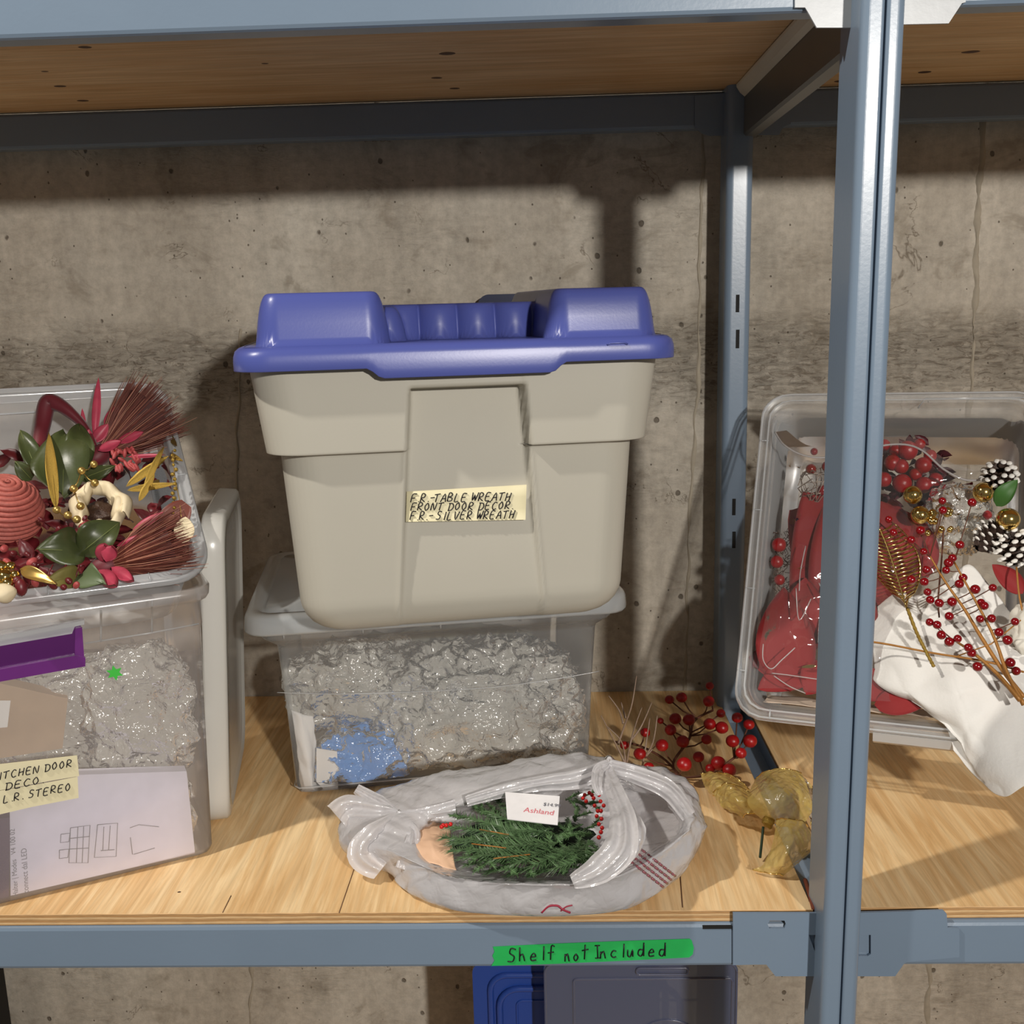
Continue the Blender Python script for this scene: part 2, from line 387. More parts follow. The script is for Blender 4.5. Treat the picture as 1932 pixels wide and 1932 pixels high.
# hand lettering: strokes on a 0..1 cell
GL = {
 'A': [[(0, 0), (.5, 1), (.8, 0)], [(.1, .4), (.8, .42)]], 'B': [[(0, 0), (.1, 1), (.6, .9), (.55, .6), (.1, .5), (.7, .35), (.6, .02), (0, 0)]],
 'C': [[(.75, .85), (.4, 1), (.05, .5), (.3, 0), (.75, .12)]], 'D': [[(.1, .0), (.15, 1)], [(-.05, .95), (.6, .9), (.8, .45), (.5, .05), (0, 0)]],
 'E': [[(.75, .95), (.15, .95), (.05, .02), (.7, .0)], [(.1, .5), (.6, .52)]], 'F': [[(.8, 1), (.15, .95), (.05, 0)], [(.12, .5), (.6, .52)]],
 'H': [[(.05, 0), (.15, 1)], [(.1, .45), (.75, .55)], [(.65, 0), (.8, 1)]], 'I': [[(.3, 0), (.4, 1)]], 'K': [[(.1, 0), (.15, 1)], [(.7, 1), (.15, .45), (.75, 0)]],
 'L': [[(.15, 1), (.05, 0), (.65, .05)]], 'N': [[(.0, 0), (.1, 1), (.6, 0), (.8, 1)]], 'O': [[(.4, 1), (.05, .55), (.3, 0), (.7, .4), (.45, .98)]],
 'R': [[(.05, 0), (.12, 1), (.65, .9), (.55, .55), (.1, .45), (.75, 0)]], 'S': [[(.8, .9), (.35, 1), (.2, .65), (.65, .4), (.5, .03), (.0, .05)]],
 'T': [[(-.05, .9), (.85, 1)], [(.4, .95), (.3, 0)]], 'V': [[(.05, 1), (.3, 0), (.8, 1)]], 'W': [[(.0, 1), (.15, 0), (.45, .7), (.6, 0), (.95, 1)]],
 '.': [[(.2, .0), (.28, .06)]], '-': [[(.05, .45), (.7, .5)]], "'": [[(.3, 1.15), (.6, 1.35)]],
 'h': [[(.1, 1), (.1, 0)], [(.1, .35), (.4, .5), (.6, 0)]], 'e': [[(.1, .28), (.6, .32), (.4, .55), (.1, .3), (.2, .02), (.65, .05)]], 'l': [[(.3, 1), (.28, 0)]],
 'f': [[(.75, .95), (.45, 1), (.38, 0)], [(.1, .5), (.7, .55)]], 'n': [[(.1, .5), (.1, 0)], [(.1, .3), (.4, .52), (.6, 0)]], 'o': [[(.35, .5), (.08, .25), (.3, 0), (.6, .25), (.35, .5)]],
 't': [[(.4, 1), (.3, 0)], [(.0, .6), (.8, .68)]], 'c': [[(.6, .45), (.3, .5), (.08, .22), (.3, 0), (.62, .05)]], 'u': [[(.1, .5), (.12, .08), (.4, 0), (.6, .5), (.65, 0)]],
 'd': [[(.6, .45), (.2, .48), (.08, .15), (.4, 0), (.62, .3), (.65, 1), (.68, 0)]], 'i_': [[(.0, 1), (.7, 1)], [(.35, 1), (.3, 0)], [(-.05, 0), (.7, 0)]],
}
def hand(lines, O, u, v, n, name, mat, parent, r=.0007, slant=.22):
    """lines: (text, x, y, height, total_width)"""
    b = B(); O, u, v, n = V(O), V(u), V(v), V(n); rnd = random.Random(3)
    for txt, x0, y0, h, w in lines:
        wt = {'.': .4, '-': .6, ' ': .55, 'I': .7, 'l': .55, "'": .5}
        cw = w/sum(wt.get(c_, 1) for c_ in txt); x = x0
        for ch in txt:
            g = GL.get(ch)
            if g:
                jy = rnd.uniform(-.06, .06)*h
                for st in g:
                    pts = [O+u*(x+(px+slant*py)*cw*.90)+v*(y0+py*h+jy)+n*(r*.3+.0002) for px, py in st]
                    b.add(*tube(cat(pts, 3) if len(pts) > 2 else pts, r, 5))
            x += cw*wt.get(ch, 1)
    return b.mk(name, mat, parent)
def quad_patch(c, n_off, nrm, name, mat, parent, nu=2, nv=2, th=.0004, wob=0):
    """thin sheet with corners c (4 points, ccw), lifted by n_off along nrm"""
    c = [V(p) for p in c]; nrm = V(nrm)
    def fn(i, j):
        p = c[0].lerp(c[1], i).lerp(c[3].lerp(c[2], i), j)+nrm*n_off
        if wob: p += nrm*wob*noise.noise(p*30)
        return p
    v, f = grid(nu, nv, fn); m = len(v)
    v2 = [p-nrm*th for p in v]; f2 = [tuple(i+m for i in reversed(q)) for q in f]
    s = [(i, i+1, i+1+m, i+m) for i in range(nu-1)]+[((nv-1)*nu+i, (nv-1)*nu+i+1, (nv-1)*nu+i+1+m, (nv-1)*nu+i+m) for i in range(nu-1)]
    s += [(j*nu, (j+1)*nu, (j+1)*nu+m, j*nu+m) for j in range(nv-1)]+[(j*nu+nu-1, (j+1)*nu+nu-1, (j+1)*nu+nu-1+m, j*nu+nu-1+m) for j in range(nv-1)]
    return mk(name, v+v2, f+f2+s, mat, parent, wob != 0)
def prism(outline, d):
    """extrude a 3D outline by vector d"""
    o = [V(p) for p in outline]; n = len(o); d = V(d)
    return o+[p+d for p in o], [tuple(range(n-1, -1, -1)), tuple(range(n, 2*n))]+[(i, (i+1) % n, (i+1) % n+n, i+n) for i in range(n)]
def xprof(poly, x0, x1): return prism([(x0, y, z) for y, z in poly], (x1-x0, 0, 0))
def yprof(poly, y0, y1): return prism([(x, y0, z) for x, z in poly], (0, y1-y0, 0))
def zprof(poly, z0, z1): return prism([(x, y, z0) for x, y in poly], (0, 0, z1-z0))

def arc(cx, cy2, r, a0, a1, n=10): return [(cx+r*math.cos(a0+(a1-a0)*k/n), cy2+r*math.sin(a0+(a1-a0)*k/n)) for k in range(n+1)]
# ================================================================== SETTING
WALL = .732
def wallpt(i, j): return (-2.2+5.0*i, WALL, -1.2+3.4*j)
v, f = grid(2, 2, wallpt)
wall = B().add(*box((-2.2, WALL, -1.35), (2.8, WALL+.12, 2.6))).mk('wall_back', M_conc, smooth=False, base=(0, WALL, 0)); wall['kind'] = 'structure'
def seam(pts, w, name='form_seam'):
    """raised ragged fin where two form boards met"""
    P = [PY(x, y, WALL) for x, y in pts]; P = cat(P, 14); n = len(P)
    def fn(i, j):
        k = min(n-1, int(j*(n-1)+.5)); p = P[k].copy(); x = (i-.5)*2
        ww = w*(.75+.9*noise.noise(p*25)+.5*noise.noise(p*70)); p.x += x*ww/2+.006*noise.noise(V((3, 0, p.z*18)))
        p.y = WALL+.001-(.0035*(1-abs(x)**2)*(1+.6*noise.noise(p*60))); return p
    v, f = grid(5, n, fn); return mk(name, v, f, plain('seam_concrete', (158, 149, 133), .9, 0, .35, 22, .6, 90), wall)
seam([(1328, 180), (1325, 330), (1320, 500), (1318, 680), (1312, 800), (1300, 1000), (1296, 1200), (1290, 1330)], .009)
seam([(1862, 140), (1855, 250), (1846, 380), (1842, 520), (1836, 650), (1830, 760), (1822, 1000), (1800, 1400)], .014)
seam([(478, 1700), (474, 1850), (470, 1990)], .010)
seam([(1756, 1700), (1752, 1850), (1748, 1990)], .014)
seam([(455, 620), (450, 760), (444, 1000), (440, 1250)], .008)
fl = B().add(*box((-2.2, -4.2, -1.35), (2.8, WALL, -1.3))).mk('floor', M_floor, smooth=False, base=(0, 0, -1.3)); fl['kind'] = 'structure'

# ================================================================== STEEL RACK
rack = thing('steel_shelving_rack', 'blue-grey painted steel shelving rack with two bays, standing against the concrete wall', 'shelving rack', (.477, 0, -1.3))
ZT = 1.5
B().add(*zprof([(.453, .028)]+arc(.462, -.0355, .009, PI, 1.5*PI)+arc(.4725, -.0405, .004, 1.5*PI, 2*PI)+[(.4765, .028)], -1.3, ZT)).mk('post', M_steel, rack, False)
B().add(*zprof([(.478, .028)]+arc(.482, -.0405, .004, PI, 1.5*PI)+arc(.4885, -.0355, .009, 1.5*PI, 2*PI)+[(.4975, .028)], -1.3, ZT)).mk('post', M_steel, rack, False)
B().add(*zprof([(.443, .705)]+arc(.455, .6565, .012, PI, 1.5*PI)+arc(.476, .6565, .012, 1.5*PI, 2*PI)+[(.488, .705)], -1.3, ZT)).mk('rear_post', M_steel, rack, False)
for y0_, y1_ in ((556, 589), (622, 657), (941, 972), (1003, 1034)):
    a = PY(1392 if y0_ < 800 else 1385, y0_, .6443); c = PY(1392 if y0_ < 800 else 1385, y1_, .6443)
    B().add(*box((a.x-.003, .6438, c.z), (a.x+.003, .6475, a.z))).mk('slot_shade', M_dark, rack, False)  # black block set flush in place of the shade inside an uncut slot
def beam_prof(y0, z0, z1, d=.03, lip=.012):
    r = .005
    return [(y0, z0+r), (y0+.0015, z0+.0015), (y0+r, z0), (y0+d, z0), (y0+d, z0+.002), (y0+r+.001, z0+.002), (y0+.002, z0+r+.001),
            (y0+.002, z1-r), (y0+r, z1-.002), (y0+d, z1-.002), (y0+d, z1), (y0+r, z1), (y0+.0015, z1-.0015), (y0, z1-r)]
ZB0, ZB1 = -.0758, -.0158
XL = PY(1390, 1760, 0).x
for x0, x1 in ((-1.9, .455), (.496, 2.4)):
    B().add(*xprof(beam_prof(-.004, ZB0, ZB1), x0, x1)).mk('front_beam', M_steel, rack, False)
    B().add(*xprof(beam_prof(-.004, 1.034, 1.105), x0, x1)).mk('upper_front_beam', M_steel, rack, False)
    B().add(*xprof(beam_prof(.684, 1.030, 1.088, .028), x0, x1)).mk('upper_rear_beam', M_steel, rack, False)
    B().add(*xprof(beam_prof(.684, -.076, -.0158, .028), x0, x1)).mk('rear_beam', M_steel, rack, False)
# connector plates, traced where they stand on the front plane
YPL = -.008
def pxz(pts, y): return [(PY(a, b, y).x, PY(a, b, y).z) for a, b in pts]
plate(pxz([(1383, 1723), (1560, 1723), (1620, 1722), (1780, 1718), (1786, 1724), (1788, 1750), (1810, 1752), (1810, 1806), (1712, 1815), (1706, 1818), (1689, 1842), (1463, 1842), (1446, 1820), (1425, 1820), (1383, 1821)], YPL),
      [pxz([(1452, 1737), (1480, 1737), (1483, 1744), (1480, 1752), (1452, 1752), (1448, 1744)], YPL), pxz([(1526, 1764), (1552, 1764), (1552, 1802), (1540, 1802)], YPL),
       pxz([(1620, 1764), (1643, 1764), (1643, 1800), (1637, 1804), (1620, 1804)], YPL)], YPL, .003, 'connector_plate', M_steel, rack)
plate(pxz([(1519, 14), (1524, 22), (1541, 52), (1620, 52), (1700, 46), (1790, 44), (1815, 6), (1822, 4), (1822, -80), (1500, -80), (1500, 14)], YPL), [], YPL, .003, 'connector_plate', M_galv, rack)
plate(pxz([(1311, 180), (1311, 240), (1325, 252), (1340, 256), (1470, 254), (1478, 240), (1492, 234), (1492, 165)], .68), [], .680, .003, 'rear_connector_plate', M_steel, rack)
B().add(*box(tuple(PY(1326, 1753, -.0048)), tuple(PY(1380, 1744, -.002)))).mk('slot_shade', M_dark, rack, False)  # black bar standing in for the shade of a notch in the beam
B().add(*box(tuple(PY(1326, 1753, -.0048)), tuple(PY(1380, 1744, -.002)))).f
# upper cross brace: channel web and folded flange, front to back
B().add(*yprof([(.470, 1.013), (.474, 1.009), (.492, 1.009), (.492, 1.013), (.476, 1.014), (.474, 1.016), (.474, 1.078), (.462, 1.090), (.459, 1.090), (.459, 1.087), (.470, 1.076)], .0, .682)).mk('cross_brace', M_brace, rack, False)
B().add(*yprof([(.4555, 1.089), (.456, 1.085), (.462, 1.076), (.4695, 1.070), (.4695, 1.074), (.464, 1.080)], .0, .640)).mk('brace_flange', plain('pale_brace_edge', (226, 218, 196), .3, .0, .12, 12), rack, False)
# deck cross channel in the gap between boards
B().add(*yprof([(.452, -.004), (.4535, -.004), (.4535, -.030), (.4965, -.030), (.4965, -.004), (.498, -.004), (.498, -.033), (.452, -.033)], .003, .70)).mk('deck_channel', M_steel, rack, False)

def board(name, x0, x1, y0, y1, z0, z1, mats, label):
    b = bmesh.new(); vs, fs = box((x0, y0, z0), (x1, y1, z1)); bv = [b.verts.new(q) for q in vs]
    for q in fs: b.faces.new([bv[i] for i in q])
    bmesh.ops.bevel(b, geom=b.edges[:], offset=.0007, segments=1, affect='EDGES')
    me = bpy.data.meshes.new(name); b.normal_update()
    for fc in b.faces: fc.material_index = 0 if abs(fc.normal.z) > .9 else 1
    b.to_mesh(me); b.free()
    for q in mats: me.materials.append(q)
    o = bpy.data.objects.new(name, me); COL.objects.link(o); tag(o, label, 'shelf board'); return o
dk = board('plywood_shelf_board', -1.9, .4515, 0, WALL-.001, ZB1+.0002, 0, (M_plyD, M_plyE), 'plywood deck board under the blue-lidded tote, left of the front post')
dk2 = board('plywood_shelf_board', .4985, 2.4, .004, WALL-.001, ZB1+.0002, 0, (M_plyD, M_plyE), 'plywood deck board right of the front post, with the post shadow across it')
up = board('plywood_shelf_board', -1.9, .4655, .0, .70, 1.0905, 1.106, (M_plyU, M_plyE), 'plywood board of the shelf above, seen from below, left of the cross brace')
up2 = board('plywood_shelf_board', .4665, 2.4, .0, .70, 1.0905, 1.106, (M_plyU, M_plyE), 'plywood board of the shelf above, seen from below, right of the cross brace')
M_knot = plain('dark_knot', (84, 52, 28), .6, 0, .3, 60)
def knots(bd, lst, z):
    for x, y, w in lst:
        p = PZ(x, y, z)
        vv, ff = ball(p, w, 12, 6, None, (1, .7, .04), .3, 60); mk('knot', vv, ff, M_knot, bd)
knots(up, [(160, 89, .009), (85, 135, .006), (113, 163, .010), (156, 190, .010), (842, 101, .013), (824, 147, .010), (858, 167, .008), (500, 120, .005)], 1.0905)
knots(up2, [(1832, 98, .013), (1745, 136, .012), (1590, 153, .012)], 1.0905)
knots(dk, [(338, 1683, .0025), (1254, 1663, .006), (1530, 1700, .003)], 0)
# dark joints in the face veneer
for pts, w in (([(1288, 1712), (1284, 1660), (1281, 1600)], .0008), ([(640, 1722), (668, 1640), (700, 1560)], .0006), ([(420, 1722), (436, 1690)], .0006)):
    P = [PZ(x, y, .0002) for x, y in pts]; vv, ff = tube(P, w, 5); mk('veneer_joint', vv, ff, M_knot, dk)
B().add(*tube([PZ(1519, 1660, .0), PZ(1528, 1690, .0), PZ(1535, 1716, 0)], .003, 5)).mk('split_edge', plain('red_brown_split', (120, 60, 38), .8), dk)
lower = board('plywood_shelf_board', -1.9, 2.4, 0, WALL-.001, -.90, -.884, (M_plyD, M_plyE), 'plywood board of the shelf below, carrying the blue tote')

# green tape with writing on the front beam
c = [PY(927, 1822, -.0048), PY(1300, 1806, -.0048), PY(1310, 1772, -.0048), PY(930, 1786, -.0048)]
tp = thing('green_tape_strip', 'strip of green painter tape with handwriting on the front beam', 'tape', tuple((c[0]+c[2])/2))
N0 = V((0, -1, 0))
out = [(927, 1822), (1050, 1818), (1180, 1812), (1300, 1806), (1307, 1800), (1309, 1788), (1305, 1774), (1301, 1771), (1180, 1775), (1050, 1780), (930, 1786), (933, 1795), (929, 1803), (933, 1812)]
B().add(*prism([PY(a, b, -.0046) for a, b in out], (0, -.0005, 0))).mk('tape_strip', M_green, tp, False)
O = PY(958, 1816, -.0052); u = (PY(1255, 1803, -.0052)-O); W_ = u.length; u.normalize(); v_ = V((-u.z, 0, u.x))
hand([('Shelf', 0, .0015, .0190, W_*.32), ('not', W_*.36, -.0005, .0200, W_*.17)], O, u, v_, N0, 'handwriting', M_ink, tp, .0009, .12)
GL['N_'] = GL['n']
hand([('ncluded', W_*.585, .001, .0185, W_*.44)], O, u, v_, N0, 'handwriting', M_ink, tp, .0009, .12)
b_ = B()
for st in GL['i_']:
    b_.add(*tube([O+u*(W_*.56+px*.009)+v_*(.001+py*.0175)+N0*.0004 for px, py in st], .0009, 5))
b_.mk('handwriting', M_ink, tp)

# ================================================================== BLUE-LIDDED TOTE
a11 = math.radians(11); TU = V((math.cos(a11), math.sin(a11), 0)); TV = V((-math.sin(a11), math.cos(a11), 0)); UZ = V((0, 0, 1))
TL = V((-.2427, .065, 0))                 # lid's front left corner, z = 0
def T(u, v, z): return TL+TU*u+TV*v+UZ*z
Z0T = .3145
tote = thing('storage_tote', 'putty-coloured tote with periwinkle blue lid, on top of the clear bin', 'storage tote', T(.28, .2, Z0T))
UC, VC = .28, .20
def a_of(z): return (.223 + (z-.36)*(.235-.223)/.205) if z < .566 else (.2515+(z-.567)*(.264-.2515)/.099)
def b_of(z): return .150+(z-.36)*.05
def tote_body():
    zs = [Z0T, Z0T, Z0T+.001, Z0T+.004, Z0T+.009, Z0T+.016, Z0T+.026, Z0T+.038, .36]
    ins = [.30, .048, .040, .030, .021, .013, .006, .0015, 0]
    prof = [(z, i) for z, i in zip(zs, ins)]
    z = .37
    while z < .555: prof.append((z, 0)); z += .0125
    for z in (.5575, .560, .5625, .564, .5652, .5662, .567, .569, .572, .577): prof.append((z, 0))
    z = .587
    while z < .635: prof.append((z, 0)); z += .012
    for z in (.638, .640, .642, .644, .646, .650, .658, .666, .672, .682): prof.append((z, 0))
    M = 620; rings = []
    for z, inset in prof:
        zz = max(z, .36); blk = sstep(.5635, .5665, z)
        A = a_of(min(zz, .5655)) + .0165*blk*(1 if zz > .5655 else 1)
        if zz > .566: A = .2515+(zz-.567)*.1263
        Bd = b_of(zz) + .0145*blk
        A2 = max(A-inset, .02); B2 = max(Bd-inset, .02)
        rc = max(.012, (.048+.01*(zz-.36)) - inset*.4)
        pts = resample(rrect(A2, B2, min(rc, A2*.9, B2*.9), 10), M); ring = []
        for x, y in pts:
            cx_ = x-.006 if y < 0 else x
            hw = .072+(.643-z)*.082
            inp = 1-sstep(hw-.003, hw+.003, abs(cx_))          # inside centre panel
            onf = sstep(B2*.80, B2*.93, abs(y))
            low = .0040+.0115*sstep(.34, .62, z)+.0145*blk
            lipband = sstep(.642, .646, z)
            dy = -inp*onf*low*(1-lipband*.97)*(1 if inset < .25 else 0)
            # raised spines bordering the panel
            sp_ = math.exp(-((abs(cx_)-hw-.002)/.0035)**2)*.0022*onf*(1-blk)*(1 if z > .33 else 0)
            # side handles: shallow recess on short ends
            y2 = y + (dy+sp_)*(1 if y > 0 else -1)
            ring.append(T(UC+x, VC+y2, z))
        rings.append(ring)
    v, f = loft(rings, True, True, False); return v, f
v, f = tote_body(); mk('body', v, f, M_toteb, tote)
def tote_lid():
    M = 260; LW, LD = .281, .20; r = .042
    b = B()
    def skz(x, y):   # bottom edge of the skirt dips at centre of the long sides
        return .6725 - .0125*(1-sstep(.105, .125, abs(x-.005)))*sstep(LD*.8, LD*.95, abs(y))
    rings = []
    for off, zf in ((-.006, None), (-.0005, None), (0, .001), (0, .012), (-.0005, .690), (-.0025, .6965), (-.007, .7005), (-.013, .702)):
        ring = []
        for x, y in resample(rrect(LW+off, LD+off, r, 10), M):
            z0 = skz(x, y)
            z = z0 if zf is None else (z0+zf if zf < .1 else zf)
            if off == -.006: z = z0+.002
            ring.append(T(UC+x, VC+y, z))
        rings.append(ring)
    v, f = loft(rings); b.add(v, f)
    # top as a height field
    nu, nv = 280, 150; W2, D2 = LW-.0125, LD-.0125
    def rr(x, y, cx_, cy_, hw, hd, rad):
        qx, qy = abs(x-cx_)-hw+rad, abs(y-cy_)-hd+rad
        return -(math.hypot(max(qx, 0), max(qy, 0))+min(max(qx, qy), 0)-rad)
    def hh(d, H, w=.022):
        if d <= 0: return 0
        t = min(1, d/w); return H*(1-(1-t)**3.2)
    def top(i, j):
        x = (i-.5)*2*W2; y = (j-.5)*2*D2
        # squircle map into the rounded rectangle
        lim = W2 - (0 if abs(y) < D2-.03 else (.03-math.sqrt(max(0, .03**2-(abs(y)-D2+.03)**2))))
        x = max(-lim, min(lim, x))
        h = max(hh(rr(x, y, -.170, 0, .083, .176, .030), .064), hh(rr(x, y, .185, 0, .074, .176, .030), .062))
        # scalloped rear bridge between the end blocks
        fy = -.075 + .016*(1-abs(math.sin((x+.095)/.052*PI))**.6)
        if -.12 < x < .14 and y > fy-.001 and y < .17: h = max(h, hh(min(y-fy, .17-y), .047, .02))
        if x > -.09 and x < -.055 : h = max(h, hh(rr(x, y, -.09, .02, .028, .13, .025), .045))
        return T(UC+x, VC+y, .702+h-.0006)
    v, f = grid(nu, nv, top); b.add(v, f); return b
tote_lid().mk('lid', M_totel, tote)
b_ = B(); b_.add(*tube([T(.462, -.0005, .692), T(.466, -.0015, .694), T(.484, -.0015, .694), T(.488, -.0005, .692)], .0012, 6)); b_.mk('lid_tab', M_totel, tote)
# tape label
TP0 = T(0, .045, 0)
nT = -TV
cl = [PP(a, b, T(0, .0515, 0), TV) for a, b in ((765, 983), (990, 979), (992, 913), (767, 926))]
lab = quad_patch(cl, .006, nT, 'tape_label', M_tape, tote, 8, 4, .0006, .0001); lab['label'] = 'cream masking tape label with three handwritten lines'
O = cl[0]+nT*.0064; u = (cl[1]-cl[0]); W_ = u.length; u.normalize(); v_ = u.cross(nT)*-1
if v_.z < 0: v_ = -v_
H_ = (cl[3]-cl[0]).length
hand([('F.R.-TABLE WREATH', .006, H_*.66, .0108, W_*.84), ('FRONT DOOR DECOR.', .006, H_*.37, .0100, W_*.86), ("F.R.- SILVER WREATH", .005, H_*.06, .0108, W_*.88)], O, u, v_, nT, 'handwriting', M_ink, lab, .00075, .3)
b_ = B(); b_.add(*tube([O+u*(W_*.695)+v_*(H_*.38+.0105)+nT*.0004, O+u*(W_*.715)+v_*(H_*.38+.0125)+nT*.0004], .0005, 5)); b_.mk('handwriting', M_ink, lab)

# dark navy lid leaning against the wall behind the tote
nl = thing('navy_lid', 'dark navy plastic lid leaning against the wall behind the blue lid', 'lid', PY(1060, 900, .66).lerp(V((.15, .66, .34)), .0))
a = PY(900, 556, .69); z1 = a.z; x0 = a.x
rr_ = rrect(.125, .23, .02, 6)
B().add(*prism([V((x0+.125+p[0], .700+.0, z1-.23+p[1])) for p in rr_], (0, .018, 0))).mk('panel', M_navy, nl, False)
B().add(*prism([V((x0+.125+p[0]*.86, .695, z1-.23+p[1]*.93)) for p in rr_], (0, .008, 0))).mk('raised_panel', M_navy, nl, False)

# ================================================================== generic clear bin
def bin_frame(O, u, v, n):
    O, u, v, n = V(O), V(u).normalized(), V(v).normalized(), V(n).normalized()
    return lambda a, b, c: O+u*a+v*b+n*c
def rings_bin(Fr, W, D, prof, r0_, M=140, taper=True):
    """prof: (inset, height) list; returns loft rings"""
    rings = []
    for ins, h in prof:
        hw, hd = W/2-ins, D/2-ins
        rings.append([Fr(W/2+x, D/2+y, h) for x, y in resample(rrect(hw, hd, min(max(r0_-ins*.5, .004), hw*.9, hd*.9), 8), M)])
    return rings
def shell(Fr, W, D, prof, r, th, cap=True, M=140):
    """thin double wall from outer profile (bottom to top)"""
    inner = [(i+th, h+(th if k == 0 else 0)) for k, (i, h) in enumerate(prof)]
    b = B(); b.add(*loft(rings_bin(Fr, W, D, prof, r, M), True, cap, False))
    return b

# ================================================================== CLEAR BIN UNDER THE TOTE
a9 = math.radians(9.5); CU = V((math.cos(a9), math.sin(a9), 0)); CVv = V((-math.sin(a9), math.cos(a9), 0))
CO = PZ(455, 1203, .282)                   # lid skirt's front left corner
CLW = (PP(1192, 1165, CO, CVv)-CO).length
CO.z = 0
CF = bin_frame(CO, CU, CVv, UZ)
CD = .42
cb = thing('clear_storage_bin', 'clear lidded storage bin full of crinkled wrap, under the blue-lidded tote', 'storage bin', CF(CLW/2, CD/2, 0))
CT = .290
bprof = [(.16, .0015), (.066, .0015), (.060, .003), (.056, .010), (.0505, .14), (.044, CT-.045), (.0425, CT-.040), (.026, CT-.027), (.022, CT-.022), (.0205, CT)]
v, f = loft(rings_bin(CF, CLW, CD, bprof, .040, 160), True, True, False); mk('body', v, f, M_bin, cb)
lprof = [(.004, CT-.010), (.001, CT-.0095), (0, CT-.006), (.0015, CT+.012), (.004, CT+.017), (.009, CT+.0195), (.020, CT+.020), (.024, CT+.016), (.030, CT+.016), (.033, CT+.0205), (.20, CT+.0205)]
v, f = loft(rings_bin(CF, CLW, CD, lprof, .038, 160), True, False, True); mk('lid', v, f, M_lidc, cb)
# moulded ribs under the rim and a fill line
for k in (.10, .30, .50):
    q = CF(CLW*k, .0215, CT-.021); B().add(*tube([q, q+UZ*.017], .0015, 5)).mk('rib', M_rim, cb)
P = [PP(a, b, CF(0, .0475, 0), CVv)-CVv*.0012 for a, b in ((523, 1306), (640, 1309), (800, 1304), (930, 1296), (1040, 1282), (1130, 1266))]
B().add(*tube(cat(P, 5), .0007, 5)).mk('moulded_line', M_rim, cb)
B().add(*loft(rings_bin(CF, CLW, CD, [(.0545, .0125), (.0535, .0125), (.0535, .0145), (.0545, .0145)], .036, 120))).mk('base_rib', M_rim, cb)

def crumple(c, sx, sy, sz, amp, freq, seed, mat, name, nu=90, nv=60, flatf=None, rot=0, lo=None):
    """closed crumpled bundle (displaced superellipsoid)"""
    c = V(c); sd = V((seed*3.1, seed*1.7, seed*.9)); R_ = Matrix.Rotation(rot, 3, 'Z')
    def fn(i, j):
        th = 2*PI*i; ph = PI*j
        s = lambda x, e: math.copysign(abs(x)**e, x)
        d = V((s(math.sin(ph), .7)*s(math.cos(th), .6), s(math.sin(ph), .7)*s(math.sin(th), .6), s(math.cos(ph), .7)))
        p = V((d.x*sx, d.y*sy, d.z*sz)); q = (p+sd)
        k = 0; a_ = 1
        for o in range(4):
            k += a_*(1-2*abs(noise.noise(q*freq*(1.9**o)))); a_ *= .6
        p = p+d.normalized()*amp*(k-1.0)
        p = R_ @ p
        p = c+p
        if lo is not None: p.z = max(p.z, lo)
        return p
    v, f = grid(nu, nv+1, fn, cu=True); return v, f
def crthing(name, label, catg, c, *a, group=None, **k):
    mat = a[6]; v, f = crumple(c, *a, name, **k) if False else crumple(c, *a[:6], mat, name, **k)
    o = mk(name, v, f, mat, None, True, base_of(v)); tag(o, label, catg, group); return o
def cin(px, py, d): return PP(px, py, CF(0, d, 0), CVv)
# contents
crthing('plastic_wrap_bundle', 'big crinkled clear plastic bundle filling the right of the lidded clear bin', 'plastic wrap', cin(905, 1345, .14), .170, .072, .120, .017, 22, 2, M_wrap, nu=170, nv=110, rot=a9, lo=.02)
crthing('plastic_wrap_bundle', 'crinkled clear plastic wrap at upper left inside the lidded clear bin', 'plastic wrap', cin(680, 1290, .18), .120, .06, .070, .014, 24, 5, M_wrap, nu=110, nv=70, rot=a9)
crthing('plastic_wrap_bundle', 'dark grey wrapped bundle at lower right inside the lidded clear bin', 'plastic wrap', cin(1005, 1400, .20), .050, .04, .070, .012, 24, 8, plain('dark_grey_wrap', (84, 86, 92), .35, 0, .25, 30, .6, 60), nu=90, nv=60, rot=a9, lo=.02)
crthing('grey_fabric_bundle', 'grey fabric bundle at the back of the lidded clear bin', 'fabric', cin(820, 1280, .28), .20, .05, .09, .010, 14, 11, plain('grey_green_cloth', (124, 122, 108), .8, 0, .3, 20), nu=90, nv=50, rot=a9, lo=.02)
crthing('blue_plastic_bag', 'bright blue crumpled plastic bag inside the lidded clear bin', 'plastic bag', cin(688, 1445, .112), .078, .048, .064, .010, 26, 3, M_blue, nu=120, nv=80, rot=a9, lo=.012)
def sheet(ctrl, name, label, catg, mat, nu=24, nv=24, amp=.003, fr=25, seed=0, parent=None, lift=None):
    """paper-like sheet through a control net ctrl[j][i], with small creases"""
    rows = [cat(r, max(1, nu//(len(r)-1))) for r in ctrl]; n = len(rows[0])
    cols = [cat([r[i] for r in rows], max(1, nv//(len(rows)-1))) for i in range(n)]
    m = len(cols[0]); v = []
    for j in range(m):
        for i in range(n):
            p = cols[i][j].copy(); q = p*fr+V((seed, seed, 0))
            d = amp*(1-2*abs(noise.noise(q)))+amp*.5*(1-2*abs(noise.noise(q*2.3)))
            a = cols[min(i+1, n-1)][j]-cols[max(i-1, 0)][j]; b = cols[i][min(j+1, m-1)]-cols[i][max(j-1, 0)]
            nn = a.cross(b); nn = nn.normalized() if nn.length > 1e-12 else UZ
            v.append(p+nn*d)
    f = [(j*n+i, j*n+i+1, (j+1)*n+i+1, (j+1)*n+i) for j in range(m-1) for i in range(n-1)]
    if parent: return mk(name, v, f, mat, parent)
    o = mk(name, v, f, mat, None, True, base_of(v)); tag(o, label, catg)
    md = o.modifiers.new('thick', 'SOLIDIFY'); md.thickness = .0006; return o
